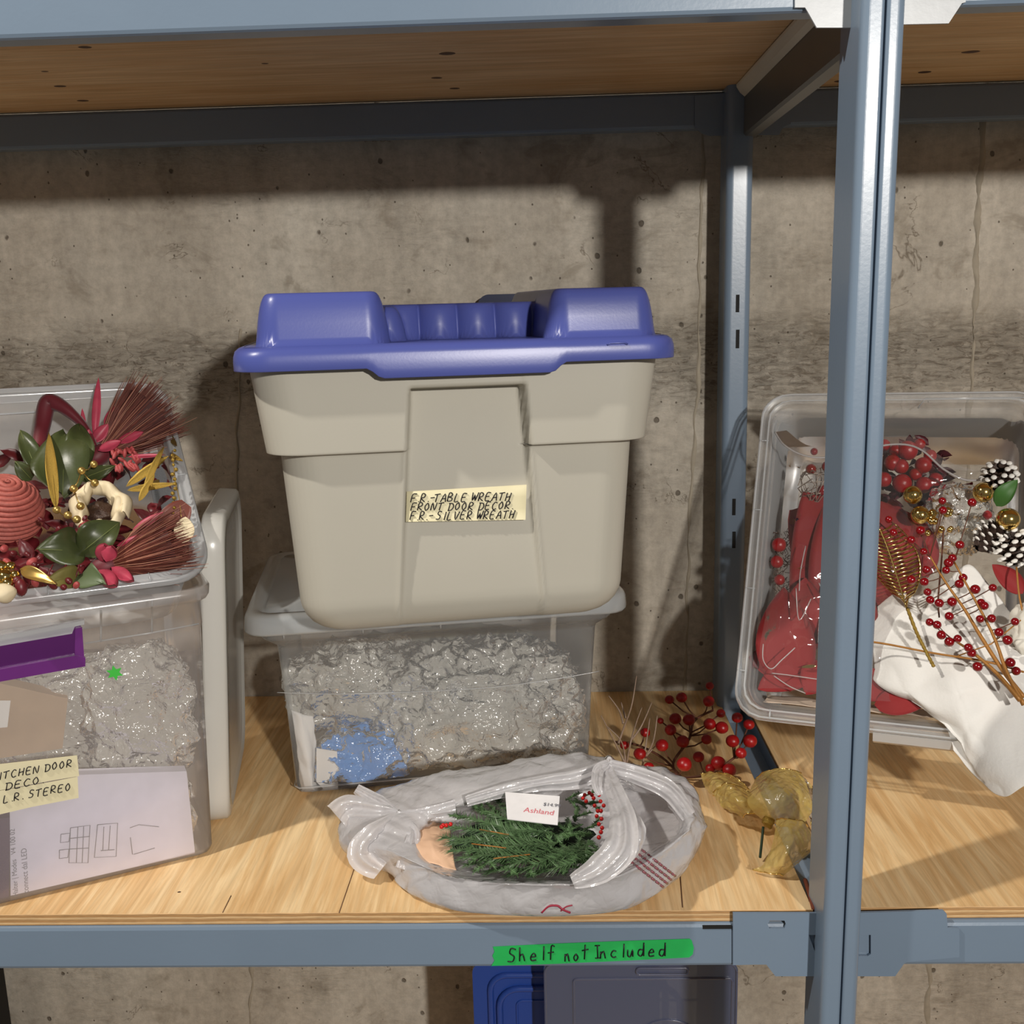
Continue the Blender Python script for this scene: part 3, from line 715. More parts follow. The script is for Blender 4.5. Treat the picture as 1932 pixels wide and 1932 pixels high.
sheet([[cin(548, 1340, .075), cin(570, 1348, .07), cin(592, 1352, .08)], [cin(556, 1400, .07), cin(580, 1420, .062), cin(600, 1400, .085)],
       [cin(565, 1470, .068), cin(592, 1490, .062), cin(600, 1480, .08)], [cin(572, 1520, .068), cin(602, 1545, .062), cin(640, 1530, .07)], [cin(580, 1548, .075), cin(610, 1548, .075), cin(660, 1545, .08)]],
      'tissue_paper', 'strip of folded white tissue paper down the left end of the lidded clear bin', 'paper', M_white, 20, 30, .004, 22, 4)
v, f = prism([cin(597, 1412, .072), cin(636, 1418, .066), cin(638, 1494, .066), cin(612, 1490, .07), cin(597, 1475, .072)], CVv*.0015)
o = mk('paper_card', v, f, M_white, None, False, base_of([V(q) for q in v])); tag(o, 'small white card in front of the blue plastic bag in the clear bin', 'paper')
sheet([[cin(596, 1500, .072), cin(640, 1496, .07), cin(700, 1492, .08), cin(760, 1490, .09)], [cin(600, 1530, .068), cin(650, 1520, .062), cin(700, 1510, .068), cin(770, 1510, .075)],
       [cin(600, 1550, .07), cin(650, 1550, .07), cin(710, 1545, .075), cin(770, 1540, .08)]],
      'tissue_paper', 'crumpled white tissue paper along the floor of the lidded clear bin', 'paper', M_white, 24, 16, .004, 26, 9)

# ================================================================== LEFT BINS
a27 = math.radians(27.6); LU = V((math.cos(a27), math.sin(a27), 0)); LV = V((-math.sin(a27), math.cos(a27), 0))
LW_, LD_ = .60, .42
RC = PZ(402, 1112, .388)                    # front right corner of the lower rim
LO = RC-LU*LW_; LO.z = 0
LF = bin_frame(LO, LU, LV, UZ)
LT = .390
lb = thing('clear_storage_bin', 'clear bin with purple latch and green star sticker, at the left end of shelf', 'storage bin', LF(LW_/2, LD_/2, 0))
prof = [(.16, .0015), (.034, .0015), (.028, .004), (.025, .012), (.019, .20), (.0145, LT-.060), (.0135, LT-.056), (.0115, LT-.053), (.0105, LT-.020), (.004, LT-.017), (.001, LT-.012), (0, LT), (.0035, LT+.001), (.012, LT)]
v, f = loft(rings_bin(LF, LW_, LD_, prof, .030, 180), True, True, False); mk('body', v, f, M_binL, lb)
def lfp(px, py, d=.0): return PP(px, py, LF(0, .0155+d, 0), LV)
nL = -LV
for x, y0_, y1_ in ((190, 1150, 1210), (286, 1130, 1192)):
    B().add(*tube([lfp(x, y0_)+nL*.004, lfp(x, y1_)+nL*.002], .0014, 5)).mk('rib', M_rim, lb)
B().add(*tube([lfp(160, 1213)+nL*.002, lfp(280, 1194)+nL*.002, lfp(375, 1176)+nL*.002], .0012, 5)).mk('moulded_line', M_rim, lb)
# purple latch: recessed channel with raised lower lip, framed in milky plastic
def latch():
    h = thing_child('latch', lb)
def panel(pts, lift, th, name, mat, parent, n=nL, fp=lfp):
    P = [fp(a, b)+n*lift for a, b in pts]; return B().add(*prism(P, n*th)).mk(name, mat, parent, False)
lt = panel([(-140, 1306), (155, 1250), (158, 1240), (152, 1178), (-140, 1236)], .0025, .004, 'latch', M_purple, lb); lt['label'] = 'purple plastic latch handle'
panel([(-140, 1306), (160, 1252), (160, 1236), (140, 1232), (-140, 1284)], .0065, .005, 'latch_lip', plain('purple_lip', (104, 40, 118), .3), lt)
panel([(140, 1236), (158, 1236), (154, 1180), (141, 1182)], .0065, .003, 'latch_end', plain('purple_lip', (104, 40, 118), .3), lt)
panel([(-140, 1238), (135, 1191), (140, 1178), (158, 1174), (158, 1166), (-140, 1222)], .003, .008, 'latch_frame', M_rim, lb)
# star sticker
cx_, cy0 = 216, 1268; P = []
for k in range(12):
    a = PI/2+2*PI*k/12; rr2 = (17 if k % 2 == 0 else 8.5); P.append((cx_+rr2*math.cos(a+.2), cy0-rr2*math.sin(a+.2)*.86))
st = panel(P, .0035, .0004, 'star_sticker', M_star, lb); st['label'] = 'green six-pointed star sticker'
# tape labels on the front
lab = panel([(-60, 1478), (-60, 1446), (145, 1423), (149, 1462), (100, 1470), (-60, 1500)], .0035, .0004, 'tape_label', M_tape, lb); lab['label'] = 'upper masking tape label with handwriting'
lab2 = panel([(-60, 1548), (-60, 1500), (100, 1472), (146, 1463), (148, 1503), (60, 1520), (-60, 1548)], .0036, .0004, 'tape_label', M_tape, lb); lab2['label'] = 'lower masking tape label with handwriting'
O = lfp(-4, 1466)+nL*.0042; u = (lfp(138, 1440)+nL*.0042-O); W_ = u.length; u.normalize(); v_ = nL.cross(u); v_ = v_ if v_.z > 0 else -v_
hand([('ITCHEN DOOR', .000, -.002, .0095, W_*1.0)], O, u, v_, nL, 'handwriting', M_ink, lab, .0007, .2)
O2 = lfp(-22, 1475)+nL*.0042
hand([('K', .000, .000, .0095, .012)], O2, u, v_, nL, 'handwriting', M_ink, lab, .0007, .2)
O = lfp(10, 1488)+nL*.0042
hand([("DECO.", 0, 0, .0095, W_*.52)], O, u, v_, nL, 'handwriting', M_ink, lab, .0007, .2)
O = lfp(6, 1512)+nL*.0044
hand([("L.R. STEREO", 0, 0, .0098, W_*.92)], O, u, v_, nL, 'handwriting', M_ink, lab2, .0007, .2)
# contents behind the front
def lin(px, py, d): return PP(px, py, LF(0, .02+d, 0), LV)
v, f = prism([lin(-120, 1770, .02), lin(15, 1765, .02), lin(20, 1542, .02), lin(-120, 1560, .02)], LV*.03)
bk = mk('instruction_booklet', v, f, plain('plum_cover', (78, 52, 84), .5), None, False, base_of([V(q) for q in v])); tag(bk, 'plum-edged box standing at the left inside the purple-latched bin', 'box')
v, f = prism([lin(20, 1690, .012), lin(368, 1610, .012), lin(352, 1455, .014), lin(150, 1462, .014), (lin(18, 1490, .014))], LV*.02)
bl = thing('instruction_box', 'white printed carton with line drawings inside the purple-latched bin', 'box', base_of([V(q) for q in v]))
mk('panel', v, f, plain('white_carton', (222, 218, 232), .6), bl, False)
bd = B()
def ln(pts, r=.0005):
    bd.add(*tube([lin(a, b, .0118) for a, b in pts], r, 4))
for q in ([(133, 1562), (170, 1557), (166, 1628), (130, 1628), (133, 1562)], [(147, 1560), (144, 1628)], [(158, 1559), (155, 1628)], [(132, 1582), (169, 1578)], [(131, 1602), (168, 1600)],
          [(184, 1556), (222, 1553), (219, 1616), (178, 1618), (184, 1556)], [(196, 1560), (194, 1605)], [(208, 1558), (205, 1604)], [(190, 1605), (216, 1603)],
          [(115, 1574), (132, 1572), (130, 1588), (114, 1590), (115, 1574)], [(112, 1604), (130, 1602), (128, 1618), (112, 1620), (112, 1604)], [(245, 1562), (262, 1556), (300, 1560)], [(246, 1580), (250, 1612)], [(252, 1612), (292, 1600)]): ln(q)
bd.mk('line_drawing', M_greyp, bl)
u = (lin(36, 1650, .0118)-lin(38, 1690, .0118)).normalized()
wtext('Halter | Modes   V4 100 02', .0085, lin(34, 1690, .0118), u, V((-u.z, 0, u.x)).cross(V((0, 0, 0))) if False else -LU, nL, 'printed_text', M_greyp, bl)
wtext('connect dal LED', .0095, lin(54, 1684, .0118), u, -LU, nL, 'printed_text', M_greyp, bl)
v, f = prism([lin(-120, 1450, .06), lin(118, 1412, .06), lin(128, 1318, .06), lin(-120, 1262, .06)], LV*.03)
o = mk('brown_box', v, f, M_card, None, False, base_of([V(q) for q in v])); tag(o, 'tan cardboard box behind the upper tape label in the purple-latched bin', 'box')
v, f = prism([lin(-20, 1375, .057), lin(14, 1372, .057), lin(20, 1322, .057), (lin(-20, 1322, .057))], LV*.001); mk('price_sticker', v, f, M_white, o, False)
crthing('plastic_wrap_bundle', 'crinkled clear wrap right of the star in the purple-latched bin', 'plastic wrap', lin(262, 1350, .085), .070, .045, .10, .012, 22, 21, M_wrap, nu=110, nv=80, rot=a27)
crthing('plastic_wrap_bundle', 'crinkled clear wrap under the purple latch in the latched bin', 'plastic wrap', lin(130, 1390, .12), .12, .05, .11, .010, 20, 25, M_wrap, nu=110, nv=80, rot=a27)
crthing('plastic_wrap_bundle', 'clear wrap with a paper tag in the lower right of the latched bin', 'plastic wrap', lin(318, 1530, .055), .032, .028, .055, .008, 26, 28, M_wrap, nu=80, nv=60, rot=a27, lo=.006)
v, f = prism([lin(290, 1545, .018), lin(318, 1590, .018), lin(345, 1570, .02), lin(322, 1490, .02), lin(296, 1485, .02)], LV*.004)
o = mk('paper_tag', v, f, M_cream, None, False, base_of([V(q) for q in v])); tag(o, 'cream paper tag at lower right inside the purple-latched bin', 'tag')
v, f = prism([lin(-100, 1640, .20), lin(330, 1560, .20), lin(350, 1240, .20), lin(-100, 1230, .20)], LV*.03)
o = mk('brown_box', v, f, plain('taupe_carton', (150, 134, 122), .8), None, False, base_of([V(q) for q in v])); tag(o, 'taupe carton at the back inside the purple-latched bin', 'box')

# upper tilted bin on the latched bin
F1 = V((-.309, .139, .405)); B1 = V((-.469, .453, .642)); W1 = (B1-F1); L1 = W1.length; W1.normalize()
U1 = V((math.cos(math.radians(27)), math.sin(math.radians(27)), 0)); N1 = U1.cross(W1).normalized()   # N1 points up out of the opening
UF = bin_frame(F1-U1*.60, U1, W1, N1)
ub = thing('clear_storage_bin', 'clear bin tilted on top of the latched bin, holding dried flower picks', 'storage bin', UF(.3, .2, -.1))
prof = [(.14, -.118), (.040, -.118), (.034, -.112), (.026, -.06), (.020, -.016), (.018, -.014), (.0165, -.012), (.002, -.010), (0, -.008), (0, -.001), (.002, .001), (.004, .001), (.0065, -.003), (.012, -.003), (.0145, .001), (.017, .001), (.0185, -.004), (.022, -.012)]
v, f = loft(rings_bin(UF, .60, L1, prof, .052, 200), True, True, False); mk('body', v, f, M_rim, ub)
for q in ((.52, .008), (.40, .008)):
    B().add(*tube([UF(q[0], .003, .001), UF(q[0], .018, .001)], .001, 5)).mk('rib', M_rim, ub)
for q in (.10, .20, .30):
    B().add(*tube([UF(.597, q, .001), UF(.582, q, .001)], .001, 5)).mk('rib', M_rim, ub)
P = [UF(.20, L1-.024, -.03), UF(.36, L1-.024, -.03), UF(.44, L1-.024, -.03), UF(.447, L1-.0235, -.022), UF(.45, L1-.022, -.008)]
B().add(*tube(P, .0014, 5)).mk('moulded_line', M_rim, ub)
def ru(px, py, d=0): return PP(px, py, UF(0, 0, -d), N1)      # point d below the rim plane

# ================================================================== FLOWERS IN THE TILTED BIN
DEP = .03
# dark filling foliage
b_ = B()
for k in range(200):
    t = random.random(); px = random.uniform(-120, 340); py = random.uniform(1040, 1125) if k % 2 else random.uniform(870, 1080)
    p = ru(px, min(py, 1120-px*.12), .060); d = V((random.uniform(-1, 1), random.uniform(-1, 1), random.uniform(-.2, .5))).normalized()*.035
    b_.add(*leaf(p, p+d, N1, .02, .1, nu=3, nv=5))
o = b_.mk('filler_foliage', M_pod, None, True, base_of(b_.v)); tag(o, 'dark maroon filler foliage in the bottom of the tilted bin', 'foliage', kind='stuff')
# twine ball
c = ru(8, 965, .035); R_ = .047
tb = thing('twine_ball', 'rose-coloured twine ball at the left edge of the tilted bin', 'decorative ball', c-UZ*R_)
v, f = ball(c, R_-.003, 32, 20); mk('core', v, f, plain('twine_core', (120, 44, 44), .8), tb)
ax = (ru(12, 900, -.02)-c).normalized(); e1 = ax.orthogonal().normalized(); e2 = ax.cross(e1)
P = []; TN = 19
for k in range(TN*44+1):
    s = k/(TN*44); ph = .05+s*(PI-.3); th = s*TN*2*PI
    P.append(c+(ax*math.cos(ph)+(e1*math.cos(th)+e2*math.sin(th))*math.sin(ph))*R_*(1+.018*math.sin(th*.37+s*40)))
v, f = tube(P, .0039, 6); 
mk('twine', v, f, M_twine, tb)
def protea(base, tip, name, label, R=.028, nb=260, buds=(), bend=None, ln=.07):
    base, tip = V(base), V(tip); ax = (tip-base); L = ax.length; ax.normalize(); e1 = ax.orthogonal().normalized(); e2 = ax.cross(e1)
    t = thing(name, label, 'flower pick', base-UZ*.003)
    v, f = ball(base, .015, 14, 8, ax, (1, 1, 1.5)); mk('core', v, f, M_burg, t)
    b = B(); rnd = random.Random(int(abs(base.x)*9999))
    for k in range(nb):
        r = math.sqrt(rnd.random()); th = rnd.random()*2*PI
        off = (e1*math.cos(th)+e2*math.sin(th))
        s = base+off*r*.011+ax*.008; e = base+ax*L*rnd.uniform(.82, 1.12)+off*r*R*rnd.uniform(.9, 1.1)+V((0, 0, 1))*rnd.uniform(-.004, .004)
        m = s.lerp(e, .5)+off*.003
        b.add(*tube([s, m, e], [.0007, .0007, .00035], 3, False))
    b.mk('bristles', M_bris, t)['kind'] = 'stuff'
    b = B()
    for k in range(nb//6):
        r = math.sqrt(rnd.random()); th = rnd.random()*2*PI; off = (e1*math.cos(th)+e2*math.sin(th))
        s = base+off*r*.011+ax*.008; e = base+ax*L*rnd.uniform(.7, 1.22)+off*r*R*rnd.uniform(.9, 1.3)
        b.add(*tube([s, s.lerp(e, .5)+off*.004, e], [.0008, .0007, .0003], 3, False))
    b.mk('pale_bristles', plain('tan_bristle', (186, 128, 104), .45, 0, .3, 150), t)['kind'] = 'stuff'
    v, f = grid(18, 8, lambda i, j: base+ax*(.006+j*L*.8)+(e1*math.cos(2*PI*i)+e2*math.sin(2*PI*i))*(.009+j*(R*.80-.009)), cu=True); mk('bristle_heart', v, f, plain('dark_bristle', (66, 26, 22), .7), t)
    for (p0, p1, w) in buds:
        v, f = leaf(p0, p1, (CAM-p0).normalized(), w, .06, -.5, 7, 10, .9, thick=w*.30); mk('petal', v, f, M_pink, t)
    return t
def R3(px, py, d): return ru(px, py, d)
bb = [(R3(178, 830, 0), R3(186, 712, -.05), .012), (R3(196, 800, -.01), R3(233, 760, -.03), .015), (R3(175, 835, -.01), R3(204, 800, -.03), .018),
      (R3(185, 850, -.01), R3(228, 832, -.03), .014), (R3(220, 835, -.01), R3(270, 815, -.03), .014), (R3(160, 830, -.0), R3(155, 770, -.03), .008),
      (R3(160, 850, -.0), R3(168, 810, -.025), .02), (R3(240, 862, -.01), R3(310, 858, -.03), .006)]
p1 = protea(R3(188, 858, .01), R3(296, 768, -.02), 'protea_pick', 'burgundy bristle flower with pink buds at the top right of the tilted bin', .056, 800, bb)
rn = random.Random(5); cl_ = B()
for k in range(26):
    p = R3(rn.uniform(212, 262), rn.uniform(845, 885), -.012); v, f = ball(p, .0042, 8, 6, V((rn.uniform(-1, 1), rn.uniform(-1, 1), 1)), (.7, .7, 1.7)); cl_.add(v, f)
cl_.mk('bud_cluster', plain('coral_buds', (170, 72, 72), .5, 0, .3, 90), p1)
bb = [(R3(200, 1060, -.01), R3(210, 1032, -.03), .020), (R3(210, 1070, -.01), R3(248, 1094, -.03), .016), (R3(220, 1030, -.01), R3(282, 1008, -.03), .010),
      (R3(250, 1000, -.01), R3(308, 966, -.03), .010), (R3(186, 1075, -.0), R3(215, 1102, -.03), .02), (R3(190, 1060, 0), R3(196, 1030, -.03), .018)]
p2 = protea(R3(200, 1068, .012), R3(345, 1022, -.01), 'protea_pick', 'burgundy bristle flower fanned out in the lower right corner of the tilted bin', .046, 800, bb)
v, f = leaf(R3(300, 1010, -.0), R3(352, 950, -.03), (CAM-R3(330, 980, 0)), .040, .1, .2, shape=1.1, tipw=.5); mk('broad_petal', v, f, plain('russet_petal', (110, 52, 40), .5), p2)
v, f = leaf(R3(345, 1025, -.02), R3(350, 975, -.035), (CAM-R3(330, 980, 0)), .026, .1, .2); mk('seed_case', v, f, M_cream, p2)
# burgundy ribbon strap
P = [R3(68, 850, -.01), R3(76, 800, -.02), R3(84, 760, -.035), R3(100, 754, -.04), R3(130, 772, -.035), R3(165, 808, -.02), R3(180, 840, -.01)]
P = cat(P, 6); w = (CAM-P[3]).normalized()
def strap(i, j):
    k = min(len(P)-1, int(j*(len(P)-1)+.5)); t = (P[min(k+1, len(P)-1)]-P[max(k-1, 0)]).normalized(); s = t.cross(w).normalized()
    return P[k]+s*(i-.35)*.024*(.4+.6*math.sin(PI*min(1, .15+j)))+w*.006*math.sin(i*PI)
v, f = grid(6, len(P), strap)
o = mk('magnolia_leaf', v, f, M_burg, None, True, base_of(v)); tag(o, 'dark burgundy leaf arched over the green leaves, upper middle of the tilted bin', 'leaf'); o.modifiers.new('t', 'SOLIDIFY').thickness = .0012
def gleaf(a, b, w, label, mat=M_leafg, d0=.0, d1=-.025, curl=.12, cup=.25, name='magnolia_leaf', catg='leaf', wav=.12, shape=.8, group=None):
    p, q = R3(*a, d0), R3(*b, d1); n = (CAM-p).normalized()
    v, f = leaf(p, q, n+V((random.uniform(-.3, .3), 0, random.uniform(-.2, .4))), w, curl, cup, 9, 14, shape, wav, .0008)
    t = mk(name, v, f, mat, None, True, base_of(v)); tag(t, label, catg, group)
    mid = [p.lerp(q, k/6)+n.normalized()*(curl*(q-p).length*math.sin(PI*k/6)+.0012) for k in range(7)]
    mk('midrib', *tube(mid, .0006, 4), mat if mat != M_leafg else plain('pale_midrib', (108, 116, 66), .5), t)
    return t
gleaf((118, 935), (122, 815), .078, 'large dark green leaf under the burgundy arch in the tilted bin')
gleaf((75, 900), (38, 812), .026, 'narrow pointed green leaf nearest the back left of the tilted bin')
gleaf((150, 900), (150, 800), .040, 'green leaf behind the gold blade, below the burgundy bristle flower')
gleaf((60, 905), (28, 870), .022, 'short green leaf at left, above the twine ball')
gleaf((150, 905), (218, 878), .020, 'slim green leaf beneath the coral bud cluster', curl=.05)
gleaf((150, 1045), (226, 985), .046, 'green leaf curling up in front of the cream wood flower', curl=.3)
gleaf((158, 1040), (70, 1036), .050, 'glossy green leaf below the twine ball', curl=.2)
gleaf((150, 1085), (85, 1100), .028, 'folded olive leaf at the front rim of the tilted bin', plain('olive_leaf', (120, 112, 60), .45, 0, .3, 30))
gleaf((150, 1085), (198, 1102), .034, 'pale green leaf left of the lower bristle flower', plain('grey_green_leaf', (92, 106, 74), .45, 0, .3, 30))
gleaf((106, 962), (92, 816), .015, 'upright gold glitter blade beside the twine ball', M_gglit, -.0, -.035, .1, .3, 'gold_blade_pick', 'leaf')
gleaf((38, 1074), (106, 1102), .016, 'flat gold blade at the front rim of the tilted bin', M_goldm, -.02, -.035, .1, .2, 'gold_blade_pick', 'leaf')
# gold leaf spray
gs = thing('gold_leaf_spray', 'gold glitter leaf spray hanging at the right side of the tilted bin', 'leaf spray', R3(235, 925, .0))
for a, b_2, w_, c1 in (((238, 918), (318, 860), .012, .1), ((240, 925), (334, 912), .010, .05), ((262, 946), (292, 895), .010, .1), ((268, 935), (310, 842), .009, .15), ((334, 842), (262, 738), .010, -.25), ((320, 860), (345, 870), .009, .1), ((300, 905), (280, 925), .008, 0)):
    v, f = leaf(R3(*a, -.01), R3(*b_2, -.03), (CAM-F1), w_, c1, .3, 5, 12); mk('blade', v, f, M_gglit, gs)
for k in range(14):
    p = R3(328+random.uniform(-4, 5), 850+k*9, -.03); v, f = ball(p, .0022+.001*random.random(), 8, 6); mk('bead', v, f, M_gglit, gs)
mk('stem', *tube(cat([R3(325, 850, -.03), R3(330, 900, -.03), R3(338, 940, -.03), R3(342, 975, -.03)], 4), .0007, 4), M_goldm, gs)
# cream wood curl flower
cf = thing('wood_curl_flower', 'cream curled wood flower with a dark centre in the tilted bin', 'flower pick', R3(188, 970, .01))
cc = R3(188, 962, -.005)
for k, (a0, a1, r1, w_, tl) in enumerate(((-.3, 2.6, 60, .030, .4), (1.7, 4.2, 56, .030, .2), (3.9, 6.3, 52, .024, .5), (-.9, 1.2, 50, .026, .8))):
    def curl(i, j, a0=a0, a1=a1, r1=r1, w_=w_, tl=tl):
        a = a0+(a1-a0)*j; wv = w_*(.35+.65*math.sin(PI*(.08+.84*j)))
        ro = r1*(1+.06*math.sin(5*a)); p = R3(188+ro*math.cos(a), 962-ro*.86*math.sin(a), -.006)
        inw = (cc-p).normalized(); return p+inw*wv*i*(1-.25*i)+N1*(.014*math.sin(PI*i)-tl*.010*i)+N1*.003*math.sin(7*a)
    v, f = grid(7, 22, curl); o = mk('petal', v, f, M_cream, cf); o.modifiers.new('t', 'SOLIDIFY').thickness = .0008
v, f = ball(R3(188, 965, .006), .018, 20, 12, N1, (1, 1, .5), .3, 160); mk('seed_head', v, f, plain('dark_seed', (66, 46, 36), .4, .2, .6, 300, 1, 400), cf)
# gold bead sprig
bs = thing('gold_bead_sprig', 'sprig of matte gold beads around the cream wood flower', 'bead sprig', R3(140, 980, .0))
bp = [(177, 876), (154, 888), (179, 911), (139, 922), (107, 962), (128, 972), (145, 980), (152, 955)]
for a, b_2 in bp:
    v, f = ball(R3(a, b_2, -.035), .0052, 14, 10); mk('bead', v, f, M_goldm, bs)
for a, b_2 in ((0, 1), (1, 3), (3, 7), (4, 5), (5, 6), (1, 2)):
    p, q = R3(*bp[a], -.032), R3(*bp[b_2], -.032); mk('stem', *tube([p, p.lerp(q, .5)-N1*.004, q], .0008, 4), M_goldm, bs)
# red pods and small items along the front
rn = random.Random(11); pi_ = 0
pods = thing('berry_pick', 'maroon and coral berry pick along the front rim of the tilted bin', 'berry pick', R3(80, 1100, .02))
for (a, b_2, r) in [(40, 1108, .009), (66, 1098, .006), (100, 1104, .006), (130, 1096, .005), (158, 992, .006), (163, 985, .004), (160, 978, .004), (8, 1035, .006), (26, 1044, .005), (60, 1060, .006), (75, 1052, .005), (64, 1068, .005), (78, 980, .004), (110, 998, .004), (52, 1046, .004), (14, 1060, .005), (90, 1092, .005), (120, 1108, .005), (144, 1104, .005), (30, 1096, .006)]:
    v, f = ball(R3(a, b_2, -.02), r, 12, 8, V((rn.uniform(-1, 1), rn.uniform(-1, 1), rn.uniform(-1, 1))), (.8, .8, 1.2)); mk('berry', v, f, M_pod if rn.random() < .5 else plain('coral_buds', (170, 72, 72), .5), pods)
for k in range(5):
    p = R3(20+k*30, 1115-k*4, .0); q = R3(50+k*25, 1065, -.015); mk('stem', *tube([p, q], .001, 4), M_pod, pods)
go = thing('gold_ornament_pick', 'shiny gold ornament cluster at the front left of the tilted bin', 'ornament', R3(5, 1095, .01))
for a, b_2, r in ((2, 1070, .008), (20, 1068, .006), (10, 1088, .009), (28, 1085, .006), (-6, 1090, .009), (16, 1100, .007)):
    v, f = ball(R3(a, b_2, -.02), r, 14, 10, None, (1, 1, 1), .2, 120); mk('bauble', v, f, M_gold, go)
v, f = ball(R3(4, 1120, -.022), .014, 16, 12, None, (1.2, 1, .8), .25, 70); o = mk('cream_pod', v, f, M_cream, None, True, base_of(v)); tag(o, 'cream dried pod at the lower left corner of the tilted bin', 'dried pod')

# ================================================================== STANDING LID
sl = thing('standing_bin_lid', 'white translucent lid standing on edge between the latched bin and the tote', 'lid', PZ(400, 1568, 0))
O_ = PZ(424, 1568, 0); A2 = V((-.20, .975, 0)).normalized(); A1 = V((.020, .03, .47)).normalized(); A3 = A2.cross(A1).normalized()
if A3.x < 0: A3 = -A3
SLF = bin_frame(O_, A2, A1, A3)
HL, DL = .462, .30
prof = [(.003, -.026), (.001, -.025), (0, -.022), (.0015, .002), (.005, .006), (.016, .008), (.020, .004), (.030, .004), (.034, .002), (.10, .002)]
v, f = loft([[SLF(DL/2+x, HL/2+y, h) for x, y in resample(rrect(DL/2-i, HL/2-i, .045, 10), 160)] for i, h in prof], True, False, True)
o = mk('lid_shell', v, f, M_lidw, sl); o.modifiers.new('t', 'SOLIDIFY').thickness = .002
v, f = ball(SLF(.014, HL-.045, -.021), .011, 14, 8, A3, (.6, 1.5, .3)); mk('lid_clip', v, f, M_lidw, sl)

# ================================================================== RIGHT TILTED BIN
F2 = V((.404, .300, .130)); B2 = V((.495, .560, .589)); W2v = B2-F2; L2 = W2v.length; W2v.normalize()
U2 = V((.931, -.364, .024)); U2 = (U2-W2v*U2.dot(W2v)).normalized(); N2 = U2.cross(W2v).normalized()    # out of the opening, to the viewer
N2 = N2 if N2.y < 0 else -N2
RF = bin_frame(F2, U2, W2v, N2)
WR = .42
rb = thing('clear_storage_bin', 'clear bin leaning on the wall right of the rear post, full of red picks', 'storage bin', V((.62, .45, .0)))
prof = [(.16, -.212), (.044, -.212), (.038, -.206), (.032, -.12), (.0255, -.030), (.0225, -.027), (.0195, -.024), (.0175, -.012), (.003, -.010), (0, -.008), (0, -.001), (.0015, .001), (.0035, .001), (.0050, -.004), (.0125, -.004), (.014, .001), (.016, .001), (.0175, -.008), (.0195, -.020), (.028, -.022), (.034, -.19)]
v, f = loft(rings_bin(RF, WR, L2, prof, .042, 200), True, True, False); mk('body', v, f, M_bin, rb)
for q in (.07, .20, .33, .45): B().add(*tube([RF(.001, q, .001), RF(.016, q, .001)], .0009, 5)).mk('rib', M_rim, rb)
for q in (.055,): B().add(*tube([RF(q, .001, .001), RF(q, .016, .001)], .0012, 5)).mk('rib', M_rim, rb)
P = [RF(.24, L2-.028, .0), RF(.25, L2-.012, .001), RF(.40, L2-.012, .001)]; B().add(*tube(P, .0010, 5)).mk('moulded_line', M_rim, rb)
B().add(*loft(rings_bin(RF, WR, L2, [(.0002, -.009), (-.001, -.009), (-.001, -.0115), (.0002, -.0115)], .042, 120))).mk('rim_edge', M_rim, rb)
B().add(*loft(rings_bin(RF, WR, L2, [(.0125, .0015), (.0135, .0022), (.0150, .0015)], .040, 120))).mk('rim_edge', M_rim, rb)
B().add(*loft(rings_bin(RF, WR, L2, [(.0015, .0015), (.0025, .0022), (.0040, .0015)], .042, 120))).mk('rim_edge', M_rim, rb)
# front latch ledge
v, f = prism([RF(.20, -.001, -.002), RF(.20, -.012, -.010), RF(.20, -.012, -.024), RF(.20, .012, -.024)], U2*.13); mk('latch_ledge', v, f, M_rim, rb, False)
def rr_(px, py, d=0): return PP(px, py, RF(0, 0, -d), N2)
E_ = lambda px, py, d=.02: rr_(px, py, d)

# red poinsettia in the clear bag
po = thing('poinsettia_pick', 'large red velvet poinsettia inside the zip bag, left end of the leaning bin', 'flower pick', E_(1540, 1280, .06))
def petal(a, b, w, d0, d1, mat=M_redv, par=po, curl=.08, cup=.15, shape=.8, name='petal', tipw=0, wav=.05):
    p, q = E_(*a, d0), E_(*b, d1); n = N2
    v, f = leaf(p, q, n, w, curl, cup, 9, 14, shape, wav, .001, tipw); return mk(name, v, f, mat, par)
petal((1532, 1190), (1545, 930), .078, .05, .02, tipw=.75, shape=1.0)
petal((1575, 1180), (1585, 940), .085, .045, .02, tipw=.6)
petal((1590, 1180), (1500, 960), .075, .055, .035, tipw=.3)
petal((1490, 1305), (1478, 1108), .088, .035, .010, shape=.8)
petal((1520, 1240), (1520, 1090), .070, .04, .015, shape=.9)
petal((1700, 1080), (1650, 950), .090, .04, .015, tipw=.3)
petal((1650, 1330), (1760, 1318), .040, .02, .01)
petal((1530, 1260), (1412, 1240), .065, .04, .025)
petal((1545, 1250), (1430, 1300), .055, .035, .02)
petal((1560, 1250), (1520, 1310), .050, .03, .02)
petal((1600, 1230), (1620, 1090), .075, .05, .04)
petal((1590, 1275), (1700, 1315), .050, .035, .02)
petal((1640, 1160), (1668, 1000), .070, .05, .03)
petal((1700, 1130), (1680, 940), .075, .05, .025)
petal((1750, 1090), (1700, 960), .060, .04, .02)
petal((1660, 1310), (1725, 1310), .035, .03, .02)
petal((1700, 1060), (1835, 910), .060, .07, .05)
mk('stem', *tube(cat([E_(1550, 955, .02), E_(1553, 1060, .018), E_(1556, 1140, .018), E_(1560, 1250, .02)], 5), .0022, 6), plain('olive_stem', (110, 100, 52), .5), po)
mk('stem', *tube(cat([E_(1553, 1100, .016), E_(1556, 1180, .016), E_(1558, 1245, .018)], 5), .0024, 6), plain('dark_stem', (66, 50, 34), .5), po)
v, f = sheet_like = prism([E_(1545, 1168, .012), E_(1560, 1172, .012), E_(1560, 1215, .012), E_(1543, 1212, .012)], -N2*.006); mk('foil_tag', v, f, M_sil, po, False)
